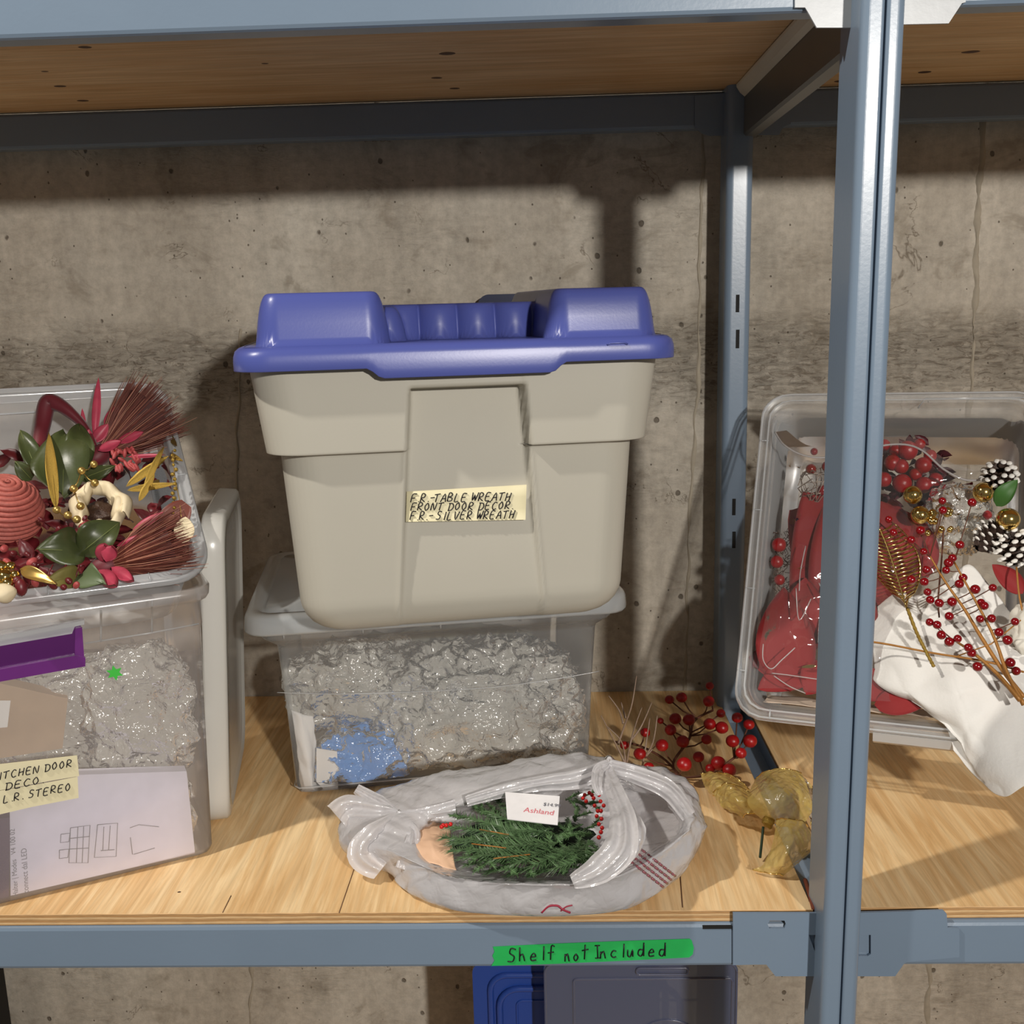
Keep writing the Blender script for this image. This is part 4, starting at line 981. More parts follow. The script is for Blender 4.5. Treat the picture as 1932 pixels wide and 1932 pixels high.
v, f = leaf(E_(1540, 1256, .012), E_(1512, 1259, .010), N2, .005); mk('gold_tip', v, f, M_gold, po)
# backing paper
sheet([[E_(1450, 1308, .05), E_(1560, 1318, .05), E_(1680, 1330, .05), E_(1780, 1342, .05)], [E_(1440, 1322, .02), E_(1560, 1332, .02), E_(1680, 1342, .02), E_(1780, 1352, .02)]],
      'paper_insert', 'pale paper along the front edge inside the leaning bin', 'paper', plain('beige_paper', (196, 178, 160), .8), 18, 6, .003, 20, 3)
# silver twig ball + berries in the bag
tw = thing('glitter_twig_ball', 'silvery twig ball with red berries at the top of the zip bag', 'ornament', E_(1545, 930, .05))
b_ = B(); rn = random.Random(21); c = E_(1542, 918, .025)
for k in range(46):
    a = V((rn.uniform(-1, 1), rn.uniform(-1, 1), rn.uniform(-1, 1))).normalized(); b2 = V((rn.uniform(-1, 1), rn.uniform(-1, 1), rn.uniform(-1, 1))).normalized()
    b_.add(*tube([c+a*.030, c+(a+b2).normalized()*.032, c+b2*.030], .0008, 4, False))
b_.mk('twigs', plain('silver_twig', (156, 142, 130), .4, .4, .4, 300), tw)
for a, b_2 in ((1530, 885), (1536, 852), (1570, 905), (1552, 925), (1560, 880), (1590, 870)):
    v, f = ball(E_(a, b_2, .01), .0085 if b_2 > 860 else .006, 14, 10); mk('berry', v, f, M_berry, tw)
# frosted berry garland on the left edge
fg = thing('frosted_berry_stem', 'dark glittery berry stem at the left edge inside the zip bag', 'berry spray', E_(1475, 1120, .05))
b_ = B()
for k in range(160):
    p = E_(rn.uniform(1460, 1492), rn.uniform(1000, 1125), .04); d = V((rn.uniform(-1, 1), rn.uniform(-1, 1), rn.uniform(-1, 1))).normalized()*.009
    b_.add(*tube([p, p+d], .0006, 3, False))
b_.mk('needles', plain('dark_glitter', (84, 56, 44), .4, .3, .8, 500), fg)['kind'] = 'stuff'
for a, b_2, r in ((1470, 1028, .0115), (1466, 1060, .010), (1471, 1094, .0085)):
    v, f = ball(E_(a, b_2, .03), r, 16, 10); mk('berry', v, f, M_berryd, fg)
b_ = B()
for k in range(70):
    p = E_(rn.uniform(1655, 1790), rn.uniform(840, 960), .08); d = (U2*rn.uniform(-1, 1)+W2v*rn.uniform(-1, 1)+N2*rn.uniform(0, .6)).normalized()*.028
    b_.add(*leaf(p, p+d, N2, .014, .1, nu=3, nv=5))
o = b_.mk('dark_red_foliage', plain('dark_wine_foliage', (70, 18, 28), .5, 0, .4, 60), None, True, base_of(b_.v)); tag(o, 'dark wine-red foliage behind the berry cluster in the leaning bin', 'foliage', kind='stuff')
# more red berries behind the bag top
bc = thing('berry_cluster', 'cluster of large dark red berries behind the front post in the leaning bin', 'berry spray', E_(1710, 900, .08))
for a, b_2, r in ((1684, 873, .013), (1712, 850, .016), (1742, 878, .013), (1702, 912, .015), (1744, 915, .013), (1772, 938, .014), (1690, 850, .010), (1728, 895, .010), (1722, 1070, .013), (1712, 1055, .010), (1700, 880, .012), (1668, 905, .012), (1765, 905, .011), (1724, 930, .011), (1755, 860, .010), (1790, 925, .010), (1668, 840, .010), (1735, 838, .009)):
    v, f = ball(E_(a, b_2, .05), r, 16, 10); mk('berry', v, f, M_berryd, bc)
# zip bag film
zb = thing('zip_bag', 'clear zip bag wrapped around the red poinsettia in the leaning bin', 'plastic bag', E_(1560, 1300, .05))
def netfn(ctrl, nu, nv, amp, fr, seed):
    rows = [cat(r, max(1, nu//(len(r)-1))) for r in ctrl]; n = len(rows[0])
    cols = [cat([r[i] for r in rows], max(1, nv//(len(rows)-1))) for i in range(n)]; m = len(cols[0])
    v = []
    for j in range(m):
        for i in range(n):
            p = cols[i][j]; q = p*fr+V((seed, 0, 0)); v.append(p+N2*amp*(1-2*abs(noise.noise(q)))+N2*amp*.5*(1-2*abs(noise.noise(q*2.4))))
    return v, [(j*n+i, j*n+i+1, (j+1)*n+i+1, (j+1)*n+i) for j in range(m-1) for i in range(n-1)]
v, f = netfn([[E_(1490, 846, .0), E_(1530, 868, -.005), E_(1640, 846, -.01), E_(1720, 842, -.005), E_(1780, 872, .0), E_(1850, 892, .01)],
              [E_(1476, 960, .0), E_(1530, 960, -.01), E_(1620, 960, -.015), E_(1700, 960, -.01), E_(1760, 960, .01), E_(1800, 960, .02)],
              [E_(1460, 1080, .0), E_(1500, 1090, -.01), E_(1600, 1080, -.02), E_(1690, 1080, .0), E_(1740, 1080, .02), E_(1780, 1080, .03)],
              [E_(1438, 1200, .0), E_(1480, 1210, -.01), E_(1580, 1210, -.02), E_(1660, 1210, .01), E_(1720, 1200, .03), E_(1760, 1200, .04)],
              [E_(1425, 1300, .0), E_(1470, 1300, .0), E_(1560, 1312, .0), E_(1640, 1322, .01), E_(1700, 1325, .02), E_(1740, 1325, .03)]], 60, 64, .005, 17, 2)
mk('film', v, f, M_zip, zb)
P1 = cat([E_(1462, 815, .0), E_(1480, 840, -.012), E_(1520, 860, -.014), E_(1570, 862, -.014), E_(1640, 845, -.014), E_(1700, 838, -.012), E_(1740, 850, -.01), E_(1780, 885, -.008), E_(1820, 905, -.006), E_(1852, 905, -.004)], 6)
mk('zipper_seal', *tube(P1, .0016, 6), film('seal_plastic', (232, 228, 228), .35, .15, .9), zb)
P0 = cat([E_(1484, 812, .0), E_(1530, 842, -.012), E_(1600, 832, -.014), E_(1690, 822, -.012), E_(1730, 828, -.01), E_(1760, 850, -.008), E_(1800, 875, -.006), E_(1852, 890, -.004)], 6)
n_ = min(len(P0), len(P1)); v = P0[:n_]+P1[:n_]; f = [(i, i+1, n_+i+1, n_+i) for i in range(n_-1)]
mk('bag_mouth', v, f, film('bag_mouth_film', (226, 222, 222), .90, .6, .3), zb)
for pts in (([(1502, 1110), (1508, 1170), (1530, 1130)]), ([(1440, 1215), (1440, 1245), (1455, 1262), (1475, 1245), (1500, 1222)]), ([(1456, 1270), (1490, 1274), (1545, 1282)]), ([(1460, 1275), (1490, 1295), (1520, 1308)]), ([(1545, 1100), (1560, 1130), (1572, 1145)]), ([(1520, 1030), (1510, 1080), (1508, 1115)])):
    mk('fold_crease', *tube(cat([E_(a, b, -.016) for a, b in pts], 5), .0009, 5), film('fold_plastic', (236, 232, 232), .45, .06, 1.0), zb)

# gold balls
for k, (a, b_2, r, lb_) in enumerate(((1722, 934, .0125, 'gold mirror ball highest of the four, right of the front post'), (1736, 972, .0125, 'gold mirror ball just below the highest one beside the front post'), (1855, 929, .0135, 'gold mirror ball next to the green leaf in the leaning bin'), (1902, 980, .0150, 'gold mirror ball over the frosted cones at the right edge'))):
    v, f = ball(E_(a, b_2, -.015), r*1.1, 24, 16); o = mk('gold_ball', v, f, M_gold, None, True, base_of(v)); tag(o, lb_, 'ornament', 'gold mirror balls in the leaning bin')
gb = thing('gold_bead_cluster', 'small faceted gold cluster beneath the two stacked gold balls', 'ornament', E_(1765, 1000, .0))
for k in range(16):
    v, f = ball(E_(1765+rn.uniform(-26, 34), 985+rn.uniform(-22, 22), -.012), rn.uniform(.003, .0065), 8, 6); mk('bead', v, f, M_gold, gb)
# gold wire leaf
gl = thing('gold_wire_leaf', 'gold glitter wire leaf on a rope stem, beside the front post', 'ornament leaf', E_(1705, 1080, -.02))
def glp(t, x): # t 0 (tip) ..1 (base)
    cx1 = 1655+(1710-1655)*t**.8; cy1 = 985+(1140-985)*t; hw = 50*math.sin(PI*min(1, t*.86+.14))**.8*(1 if t < .9 else .6)
    return E_(cx1+hw*x, cy1-8*abs(x)+6, -.028+.014*x*x)
for k in range(21):
    t = .03+k*.047; mk('wire', *tube([glp(t, -1), glp(t+.03, -.5), glp(t+.045, 0), glp(t+.03, .5), glp(t, 1)], .0014, 5), M_gold, gl)
for x in (-1, 1): mk('wire', *tube([glp(t/16, x) for t in range(17)], .0013, 5), M_gold, gl)
mk('wire', *tube([glp(t/16, 0) for t in range(17)], .0014, 5), M_gold, gl)
mk('rope_stem', *tube(cat([E_(1712, 1148, -.03), E_(1728, 1190, -.035), E_(1745, 1225, -.04), E_(1762, 1258, -.045)], 10), [.0022+.0007*(k % 2) for k in range(31)], 6), M_gglit, gl)
# pinecones
def pinecone(c, ax, R, L, label, frost=True):
    c, ax = V(c), V(ax).normalized(); t = thing('pinecone', label, 'pinecone', c-UZ*R, 'frosted pinecones in the leaning bin')
    v, f = ball(c, R*.62, 12, 8, ax, (1, 1, L/R*.75)); mk('core', v, f, M_cone, t)
    e1 = ax.orthogonal().normalized(); e2 = ax.cross(e1); b = B(); b2 = B(); n = 58
    for k in range(n):
        s = (k+.5)/n; th = k*2.399; z = (s-.5)*2; rad = math.sqrt(max(.05, 1-z*z*.85)); d = e1*math.cos(th)+e2*math.sin(th)
        p = c+ax*z*L*.85+d*R*.45*rad; q = c+ax*(z*L*.85+L*.22)+d*R*rad*1.05
        b.add(*leaf(p, q, ax, R*.46, .1, .1, 5, 6, .55, 0, .0016, .5))
        v, f = ball(q-d*R*.03, R*.17, 8, 5, ax, (1.1, 1.1, .45)); b2.add(v, f)
    b.mk('scales', M_cone, t); b2.mk('frosted_tips', M_frost, t); return t
pinecone(E_(1885, 905, .0), N2*.9+W2v*.3, .024, .026, 'frosted pinecone at the top, behind the green leaf')
pinecone(E_(1868, 1015, .005), W2v*.7+U2*.7, .024, .030, 'frosted pinecone below the gold ball next to the leaf')
pinecone(E_(1918, 1040, .0), W2v*.5-U2*.3+N2*.7, .026, .028, 'blackish frosted pinecone at the right edge, above the tissue')
v, f = leaf(E_(1880, 955, -.01), E_(1920, 905, -.03), N2, .026, .2, .3); o = mk('green_leaf', v, f, plain('bright_green_leaf', (58, 100, 42), .5), None, True, base_of(v)); tag(o, 'small green leaf between gold balls in the leaning bin', 'leaf')
v, f = ball(E_(1863, 972, -.02), .0065, 10, 8, None, (1, 1, 1), .3, 200); o = mk('red_bow_knot', v, f, M_redv, None, True, base_of(v)); tag(o, 'tiny red felt knot beside the small green leaf', 'ornament')
v, f = leaf(E_(1930, 1120, .01), E_(1872, 1065, -.0), N2, .03, .1, .3); o = mk('red_petal', v, f, M_redv, None, True, base_of(v)); tag(o, 'dark red petal beneath the blackish pinecone', 'petal')
crthing('plastic_wrap_bundle', 'crinkled clear wrap behind the gold cluster in the leaning bin', 'plastic wrap', E_(1810, 980, .04), .045, .03, .05, .008, 26, 31, M_wrap, nu=80, nv=60)
crthing('white_felt_flower', 'white felt lump at the right edge below the cones', 'flower pick', E_(1950, 1200, .0), .03, .02, .045, .006, 26, 33, plain('cream_felt', (226, 222, 210), .8), nu=60, nv=40)
# berry sprays
def spray(name, label, stems, berries, smat, bmat, fn, r, grp=None):
    t = thing(name, label, 'berry spray', fn(*stems[0][0], .01) if fn is E_ else fn(*stems[0][0]), grp)
    return t
bsp = [(1677, 980), (1686, 1005), (1719, 1019), (1737, 1001), (1743, 1041), (1748, 1075), (1744, 1098), (1719, 1094), (1750, 1117), (1785, 1076), (1797, 1053), (1811, 1028), (1817, 1090), (1810, 1102),
       (1840, 1112), (1873, 1109), (1790, 1062), (1755, 1132), (1772, 1138), (1796, 1136), (1851, 1137), (1857, 1143), (1791, 1163), (1849, 1168), (1871, 1167), (1754, 1174), (1768, 1179), (1776, 1198),
       (1791, 1211), (1807, 1205), (1827, 1222), (1833, 1232), (1885, 1193), (1901, 1208), (1915, 1173), (1906, 1250), (1917, 1266), (1844, 1258), (1834, 948), (1778, 945), (1779, 963)]
main1 = [(1932, 1316), (1890, 1262), (1850, 1200), (1820, 1150), (1785, 1100), (1755, 1050)]
main2 = [(1932, 1330), (1900, 1270), (1870, 1190), (1800, 1060)]
main3 = [(1925, 1322), (1880, 1270), (1836, 1232), (1796, 1205)]
groups_ = [[], [], []]
for i, q in enumerate(bsp):
    best = min(range(3), key=lambda g: min(math.dist(q, p) for p in (main1, main2, main3)[g])); groups_[best].append(q)
for g, (mn, lb_) in enumerate(((main1, 'glossy red berry spray, longest of the three, leaning over the white tissue'), (main2, 'glossy red berry spray nearest the right edge over the white tissue'), (main3, 'glossy red berry spray lowest over the white tissue'))):
    t = thing('berry_spray', lb_, 'berry spray', E_(*mn[0], .0), 'red berry sprays over the tissue')
    dd = -.045-.006*g; cp_ = cat([E_(a, b, dd+.002) for a, b in mn], 5)
    mk('stem', *tube(cp_, [.0034-.0022*k/len(cp_) for k in range(len(cp_))], 6), M_stemg, t)
    for k, q in enumerate(groups_[g]):
        p = E_(q[0], q[1], dd-.006*((k*7) % 3)/2); r = .0056+.0012*((k*5) % 4)/3
        v, f = ball(p, r, 14, 10); bo = mk('berry', v, f, M_berry, t)
        near = min(cp_, key=lambda s: (s-p).length+.6*max(0, (s-cp_[0]).length-(p-cp_[0]).length))
        mk('twig', *tube([p, p.lerp(near, .5)-N2*.004, near], .0008, 4), M_stem, t)
mk('bare_twig', *tube(cat([E_(1772, 1165, -.02), E_(1770, 1130, -.03), E_(1776, 1060, -.03), E_(1780, 1000, -.02)], 4), .0013, 5), M_stem, t)
t = thing('bare_branch', 'thin bare tan branch lying across the white tissue to the front post', 'twig', E_(1780, 1225, -.02))
mk('stem', *tube(cat([E_(1600, 1208, -.03), E_(1660, 1213, -.035), E_(1760, 1232, -.04), (E_(1860, 1248, -.042)), E_(1932, 1268, -.04)], 5), .0016, 5), M_stemg, t)
mk('twig', *tube([E_(1800, 1240, -.04), E_(1870, 1215, -.045), (E_(1926, 1170, -.05))], .0010, 5), M_stemg, t)
t = thing('bare_branch', 'upright thin tan twig at the right edge above the white felt', 'twig', E_(1925, 1130, -.02))
mk('stem', *tube(cat([E_(1918, 1070, -.02), E_(1924, 1130, -.03), E_(1940, 1190, -.03)], 5), .0014, 5), M_stemg, t)
# white tissue paper over the front rim
tis = sheet([[E_(1652, 1140, .03), E_(1690, 1112, .025), E_(1725, 1120, .02), E_(1775, 1100, .02), E_(1830, 1062, .02), E_(1890, 1130, .02), E_(1950, 1190, .02)],
       [E_(1640, 1205, .02), E_(1690, 1190, .0), E_(1740, 1195, .0), E_(1800, 1180, -.01), E_(1850, 1190, .0), E_(1905, 1210, .0), E_(1960, 1240, .0)],
       [E_(1645, 1262, .015), E_(1690, 1262, -.01), E_(1745, 1262, -.02), E_(1800, 1262, -.03), E_(1860, 1270, -.02), E_(1915, 1290, -.02), E_(1965, 1300, -.01)],
       [E_(1650, 1288, .01), E_(1710, 1312, -.015), E_(1765, 1330, -.02), E_(1810, 1320, -.035), E_(1860, 1330, -.025), E_(1915, 1350, -.025), E_(1970, 1370, -.02)],
       [E_(1700, 1318, .01), E_(1745, 1345, -.0), E_(1778, 1362, -.01), E_(1822, 1390, -.028), E_(1870, 1400, -.03), E_(1920, 1410, -.03), E_(1975, 1420, -.025)],
       [E_(1772, 1360, .0), E_(1790, 1375, -.005), E_(1808, 1412, -.012), E_(1845, 1440, -.02), E_(1885, 1455, -.026), E_(1930, 1460, -.03), E_(1975, 1465, -.03)],
       [E_(1800, 1412, -.004), E_(1825, 1450, -.006), E_(1855, 1480, -.01), E_(1880, 1500, -.014), E_(1902, 1502, -.02), E_(1935, 1480, -.025), E_(1975, 1475, -.03)]],
      'white_tissue_paper', 'large sheet of white tissue paper draped over the front rim of the leaning bin', 'tissue paper', M_tissue, 80, 80, .0060, 10, 6)

# ================================================================== EVERGREEN WREATH IN GREY BAG
def bz(px, py, z): return PZ(px, py, z)
wr = thing('evergreen_wreath', 'small evergreen wreath with red berries lying in the grey plastic bag', 'wreath', bz(980, 1590, .02))
def branch(pts, mat=M_needle, nl=.021, dens=5, name='branch', flat=.35, rr2=.0009):
    P = cat(pts, 8); b = B(); rnd = random.Random(len(wr.children)+5)
    b.add(*tube(P, .0013, 5))
    L = sum((P[i+1]-P[i]).length for i in range(len(P)-1)); n = int(L/.0011*dens/3)
    for k in range(n):
        s = k/n*(len(P)-1); i = int(s); p = P[i].lerp(P[min(i+1, len(P)-1)], s-i); t = (P[min(i+1, len(P)-1)]-P[i]).normalized()
        side = t.cross(UZ).normalized()*(1 if k % 2 else -1)
        d = (t*.75+side*rnd.uniform(.5, 1)+UZ*rnd.uniform(-flat, flat*1.6)).normalized()
        ln_ = nl*rnd.uniform(.75, 1.1)*(1-.35*s/len(P)); e = p+d*ln_; wv = t.cross(d).cross(d).normalized()*rr2
        n0 = len(b.v); b.v += [p+wv, p-wv, e, p+d.cross(wv)*1.0]; b.f += [[n0, n0+2, n0+1], [n0, n0+3, n0+2], [n0+1, n0+2, n0+3], [n0, n0+1, n0+3]]
    return mk(name, b.v, b.f, mat, wr, False)
rn = random.Random(4)
long_ = [((1000, 1580), (850, 1535)), ((1010, 1590), (840, 1560)), ((1010, 1600), (835, 1580)), ((1010, 1610), (850, 1605)), ((1000, 1615), (880, 1632)), ((1020, 1575), (880, 1515)), ((1000, 1560), (930, 1500)),
         ((1040, 1600), (920, 1645)), ((1060, 1605), (960, 1652)), ((1080, 1600), (1010, 1650)), ((1100, 1595), (1060, 1648)), ((1110, 1585), (1100, 1640)), ((1020, 1560), (960, 1495)), ((1100, 1600), (1030, 1640)), ((1050, 1590), (900, 1610)), ((1040, 1570), (905, 1550)), ((980, 1575), (850, 1590)), ((985, 1600), (870, 1618)), ((1120, 1610), (1000, 1652))]
for k, (a, b2) in enumerate(long_):
    za = .070; zb_ = .062-.02*(b2[1] > 1620)
    m = ((a[0]+b2[0])/2, (a[1]+b2[1])/2+rn.uniform(-6, 6)); branch([bz(*a, za), bz(*m, .076), bz(*b2, zb_)])
for k in range(84):
    x = rn.uniform(880, 1122); y = rn.uniform(1500, 1640)
    if 955 < x < 1055 and y < 1565: y = rn.uniform(1560, 1640)
    a = rn.uniform(0, 2*PI); l = rn.uniform(30, 48); q = (min(1132, x+l*math.cos(a)), max(1492, min(1650, y+l*.6*math.sin(a))))
    if 955 < q[0] < 1055 and q[1] < 1545: continue
    branch([bz(x, y, .060), bz((x+q[0])/2, (y+q[1])/2, .072), bz(*q, .068)], plain('cedar_green', (82, 112, 70), .5, 0, .5, 120), .009, 3.6, 'branch', .5, .0011)
for pts in (((955, 1600), (890, 1592)), ((960, 1575), (905, 1565)), ((1000, 1612), (930, 1620))):
    mk('orange_stem', *tube([bz(*pts[0], .078), bz(*pts[1], .078)], .0008, 5), plain('orange_stem', (168, 112, 50), .6), wr)
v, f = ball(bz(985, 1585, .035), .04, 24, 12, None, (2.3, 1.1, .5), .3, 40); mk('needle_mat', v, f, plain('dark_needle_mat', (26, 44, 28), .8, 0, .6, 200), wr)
for a, b_2 in ((1103, 1500), (1112, 1496), (1120, 1506), (1130, 1500), (1106, 1512), (1133, 1512), (1126, 1540), (1135, 1545), (1130, 1555), (1136, 1562), (1134, 1530), (1128, 1530), (1100, 1506), (1117, 1500), (1139, 1520), (1122, 1520), (842, 1557), (850, 1555), (836, 1557), (833, 1560), (1134, 1570), (1130, 1580)):
    v, f = ball(bz(a, b_2, .084), .0028, 10, 8); mk('berry', v, f, plain('bright_red_berry', (206, 30, 28), .25), wr)
# tag card
pc = [bz(957, 1545, .088), bz(1052, 1556, .088), bz(1056, 1502, .100), bz(953, 1494, .100)]
tg = thing('price_tag_card', 'white folded price tag card standing in the wreath', 'tag', bz(1005, 1550, .08))
nn = (pc[1]-pc[0]).cross(pc[3]-pc[0]).normalized(); nn = nn if nn.y < 0 else -nn
B().add(*prism(pc, -nn*.0012)).mk('card', plain('tag_white', (240, 238, 240), .5), tg, False)
u = (pc[1]-pc[0]).normalized(); v_ = (pc[3]-pc[0]); v_ = (v_-u*v_.dot(u)).normalized()
hh_ = (pc[3]-pc[0]).length; ww_ = (pc[1]-pc[0]).length
wtext('Ashland', .0128, pc[0]+u*ww_*.26+v_*hh_*.30, u, v_, nn, 'printed_name', M_pinkp, tg, .0005)
wtext('$14.99', .0085, pc[0]+u*ww_*.60+v_*hh_*.60, u, v_, nn, 'printed_price', M_greyp, tg, .0005)

# ---- grey plastic bag: pouch with rolled mouth
SIL = [(1328, 1560, .060, ), (1306, 1500, .075), (1245, 1462, .085), (1165, 1452, .085), (1085, 1434, .090), (1000, 1442, .085), (920, 1460, .075), (830, 1466, .075), (765, 1485, .060), (705, 1500, .050), (655, 1530, .04), (640, 1570, .03), (660, 1612, .018), (735, 1645, .012), (770, 1680, .010), (850, 1712, .010), (960, 1726, .010), (1080, 1727, .010), (1180, 1712, .014), (1250, 1672, .022), (1300, 1622, .040)]
MOU = [(1292, 1560, .085), (1270, 1505, .095), (1225, 1480, .100), (1165, 1462, .108), (1100, 1462, .105), (1030, 1472, .100), (950, 1492, .092), (880, 1510, .085), (830, 1530, .075), (800, 1550, .065), (782, 1570, .060), (775, 1590, .055), (790, 1625, .050), (840, 1652, .050), (900, 1662, .052), (980, 1668, .055), (1060, 1668, .058), (1130, 1664, .060), (1190, 1640, .065), (1240, 1610, .070), (1275, 1585, .078)]
INN = [(1265, 1570, .045), (1250, 1530, .045), (1210, 1510, .05), (1160, 1500, .05), (1100, 1500, .05), (1030, 1510, .05), (960, 1525, .045), (890, 1545, .04), (850, 1560, .035), (830, 1570, .03), (815, 1580, .03), (810, 1595, .03), (825, 1615, .03), (860, 1635, .03), (910, 1645, .03), (980, 1650, .03), (1060, 1650, .03), (1130, 1645, .03), (1180, 1625, .03), (1220, 1600, .035), (1245, 1590, .04)]
M = 300
def ringp(L_): return catc([bz(a, b, z) for a, b, z in L_], M)
S_, MO_, IN_ = ringp(SIL), ringp(MOU), ringp(INN)
cen = sum(S_, V((0, 0, 0)))/M
FT = [V((cen.x+(p.x-cen.x)*.86, cen.y+(p.y-cen.y)*.86, .0015)) for p in S_]
for p in FT: p.y = max(p.y, .008)
FT2 = [V((cen.x+(p.x-cen.x)*.4, cen.y+(p.y-cen.y)*.4, .0015)) for p in FT]
IC = [cen.lerp(p, .35) for p in IN_]
for p in IC: p.z = .012
keys = [FT2, FT, S_, [a.lerp(b, .5)+UZ*.012 for a, b in zip(S_, MO_)], MO_, [a.lerp(b, .55)-UZ*.0 for a, b in zip(MO_, IN_)], IN_, IC]
rings = []
for k in range(M):
    col = cat([r[k] for r in keys], 7); rings.append(col)
nrow = len(rings[0]); vv = []
for j in range(nrow):
    for k in range(M):
        p = rings[k][j].copy(); a = 2*PI*k/M
        d = (p-cen); d.z = 0; d = d.normalized() if d.length > 0 else V((1, 0, 0))
        fold = (1-2*abs(noise.noise(V((a*5.0+j*.06, j*.05, 2)))))*.0035 + (1-2*abs(noise.noise(V((a*11+j*.35, j*.12, 7)))))*.0016 + (1-2*abs(noise.noise(p*26)))*.0038+ (1-2*abs(noise.noise(p*60)))*.0014
        w_ = min(1, j/9)*(1 if j < nrow-4 else .4)
        p += (d*.8+UZ*.6)*(fold-.003)*w_
        p.z = max(p.z, .0008) if p.y > .0 else max(p.z, .0008)
        vv.append(p)
ff = [(j*M+k, j*M+(k+1) % M, (j+1)*M+(k+1) % M, (j+1)*M+k) for j in range(nrow-1) for k in range(M)]
bag = thing('plastic_grocery_bag', 'thin grey plastic grocery bag holding the evergreen wreath, at the shelf front', 'plastic bag', V((cen.x, cen.y, 0)))
mk('pouch', vv, ff, M_bag, bag)
def ribbon(pts, w, name, par, mat=M_bag, tw=0, fl=.5, n=9, seed=0):
    """gathered strip of film"""
    P = cat([V(p) for p in pts], 10); m = len(P); ws = w if isinstance(w, (list, tuple)) else [w]*2
    def fn(i, j):
        k = min(m-1, int(j*(m-1)+.5)); t = (P[min(k+1, m-1)]-P[max(k-1, 0)]).normalized(); vd = (CAM-P[k]).normalized(); s = t.cross(vd).normalized()
        q = j*(len(ws)-1); a = int(min(q, len(ws)-2)); W = ws[a]+(ws[a+1]-ws[a])*(q-a)
        x = (i-.5)*2
        return P[k]+s*W/2*x+vd*(W*.25*fl*math.sin(x*7+seed+j*3)*(1-abs(x)*.3)+W*.12*(1-x*x))+vd*.002*noise.noise(V((x*3, j*9, seed)))
    v, f = grid(n*3, m, fn); return mk(name, v, f, mat, par)
ribbon([bz(1140, 1440, .120), bz(1150, 1470, .125), bz(1166, 1510, .122), bz(1176, 1550, .118), bz(1170, 1600, .105), bz(1130, 1640, .085), (bz(1080, 1664, .070))], [.018, .022, .026, .034, .040, .034, .016], 'handle_strap', bag, seed=1)
ribbon([bz(1182, 1520, .112), bz(1196, 1565, .108), bz(1190, 1600, .09), bz(1180, 1625, .08)], [.012, .03, .024, .010], 'handle_strap', bag, seed=4)
ribbon([bz(1148, 1446, .124), bz(1090, 1470, .112), bz(1020, 1478, .105), bz(950, 1492, .098), bz(880, 1512, .09)], [.020, .026, .02, .018, .014], 'handle_strap', bag, seed=2)
ribbon([bz(1148, 1446, .124), bz(1200, 1462, .11), bz(1260, 1490, .10), bz(1300, 1540, .09)], [.020, .024, .026, .02], 'handle_strap', bag, seed=3)
ribbon([bz(1150, 1440, .128), bz(1130, 1452, .13), bz(1126, 1480, .126), bz(1132, 1500, .118)], [.010, .016, .014, .008], 'handle_strap', bag, seed=6)
v, f = ball(bz(1148, 1440, .124), .011, 18, 12, None, (1, 1, .9), .5, 90); mk('handle_knot', v, f, M_bag, bag)
# tied bunch at the left
ribbon([bz(860, 1530, .075), bz(800, 1536, .07), bz(752, 1536, .065)], [.030, .018, .009], 'gathered_film', bag, seed=7)
ribbon([bz(752, 1536, .065), bz(710, 1535, .062), bz(660, 1530, .055), bz(640, 1545, .05)], [.009, .030, .045, .05], 'gathered_film', bag, seed=8)
ribbon([bz(752, 1536, .066), bz(715, 1515, .066), bz(672, 1488, .07)], [.008, .022, .014], 'gathered_film', bag, seed=9)
ribbon([bz(752, 1538, .064), bz(715, 1575, .055), bz(690, 1610, .035), bz(720, 1640, .02)], [.008, .040, .050, .030], 'gathered_film', bag, seed=10)
ribbon([bz(752, 1536, .066), bz(780, 1570, .060), bz(770, 1610, .045), bz(760, 1640, .03)], [.006, .018, .02, .02], 'gathered_film', bag, seed=12)
v, f = ball(bz(752, 1536, .065), .0055, 12, 8, None, (1, 1, 1), .4, 200); mk('tie_knot', v, f, M_bag, bag)
# beige lining inside left end, seen through the mouth
sheet([[bz(770, 1560, .052), bz(810, 1545, .055), bz(850, 1560, .05)], [bz(770, 1590, .05), bz(812, 1585, .06), bz(855, 1600, .05)], [bz(790, 1622, .046), bz(830, 1630, .046), bz(862, 1640, .04)]],
      'lining_paper', 'beige lining paper inside the left end of the grey bag', 'paper', M_skin, 20, 20, .004, 30, 5)
# printed marks on the film
from mathutils.bvhtree import BVHTree
BV = BVHTree.FromPolygons(vv, ff)
def onbag(px, py):
    d = ray(px, py).normalized(); h = BV.ray_cast(CAM, d)
    return (h[0] if h[0] else bz(px, py, .02))-d*.0012
mk('printed_mark', *tube(cat([onbag(*q) for q in ((1022, 1722), (1035, 1710), (1052, 1709), (1062, 1716), (1076, 1722))], 5), .0014, 4), M_printr, bag)
mk('printed_mark', *tube(cat([onbag(*q) for q in ((1058, 1719), (1068, 1711), (1080, 1708))], 5), .0009, 4), M_printr, bag)
b_ = B()
for r_ in range(4):
    for k in range(9):
        x = 1180+k*8.2+r_*7.5; y = 1618+k*6.4-r_*7.0
        b_.add(*tube([onbag(x, y), onbag(x+6.2, y+4.6)], .0017, 4))
b_.mk('printed_text_band', film('pink_print_film', (196, 100, 116), .25, .5), bag)
t = thing('white_twig_end', 'cut white stem end poking out under the right side of the grey bag', 'twig', bz(1292, 1625, .004))
mk('stem', *tube([bz(1270, 1600, .02), bz(1286, 1618, .012), bz(1296, 1630, .006)], .0026, 8), plain('cream_stem', (226, 214, 190), .5), t)

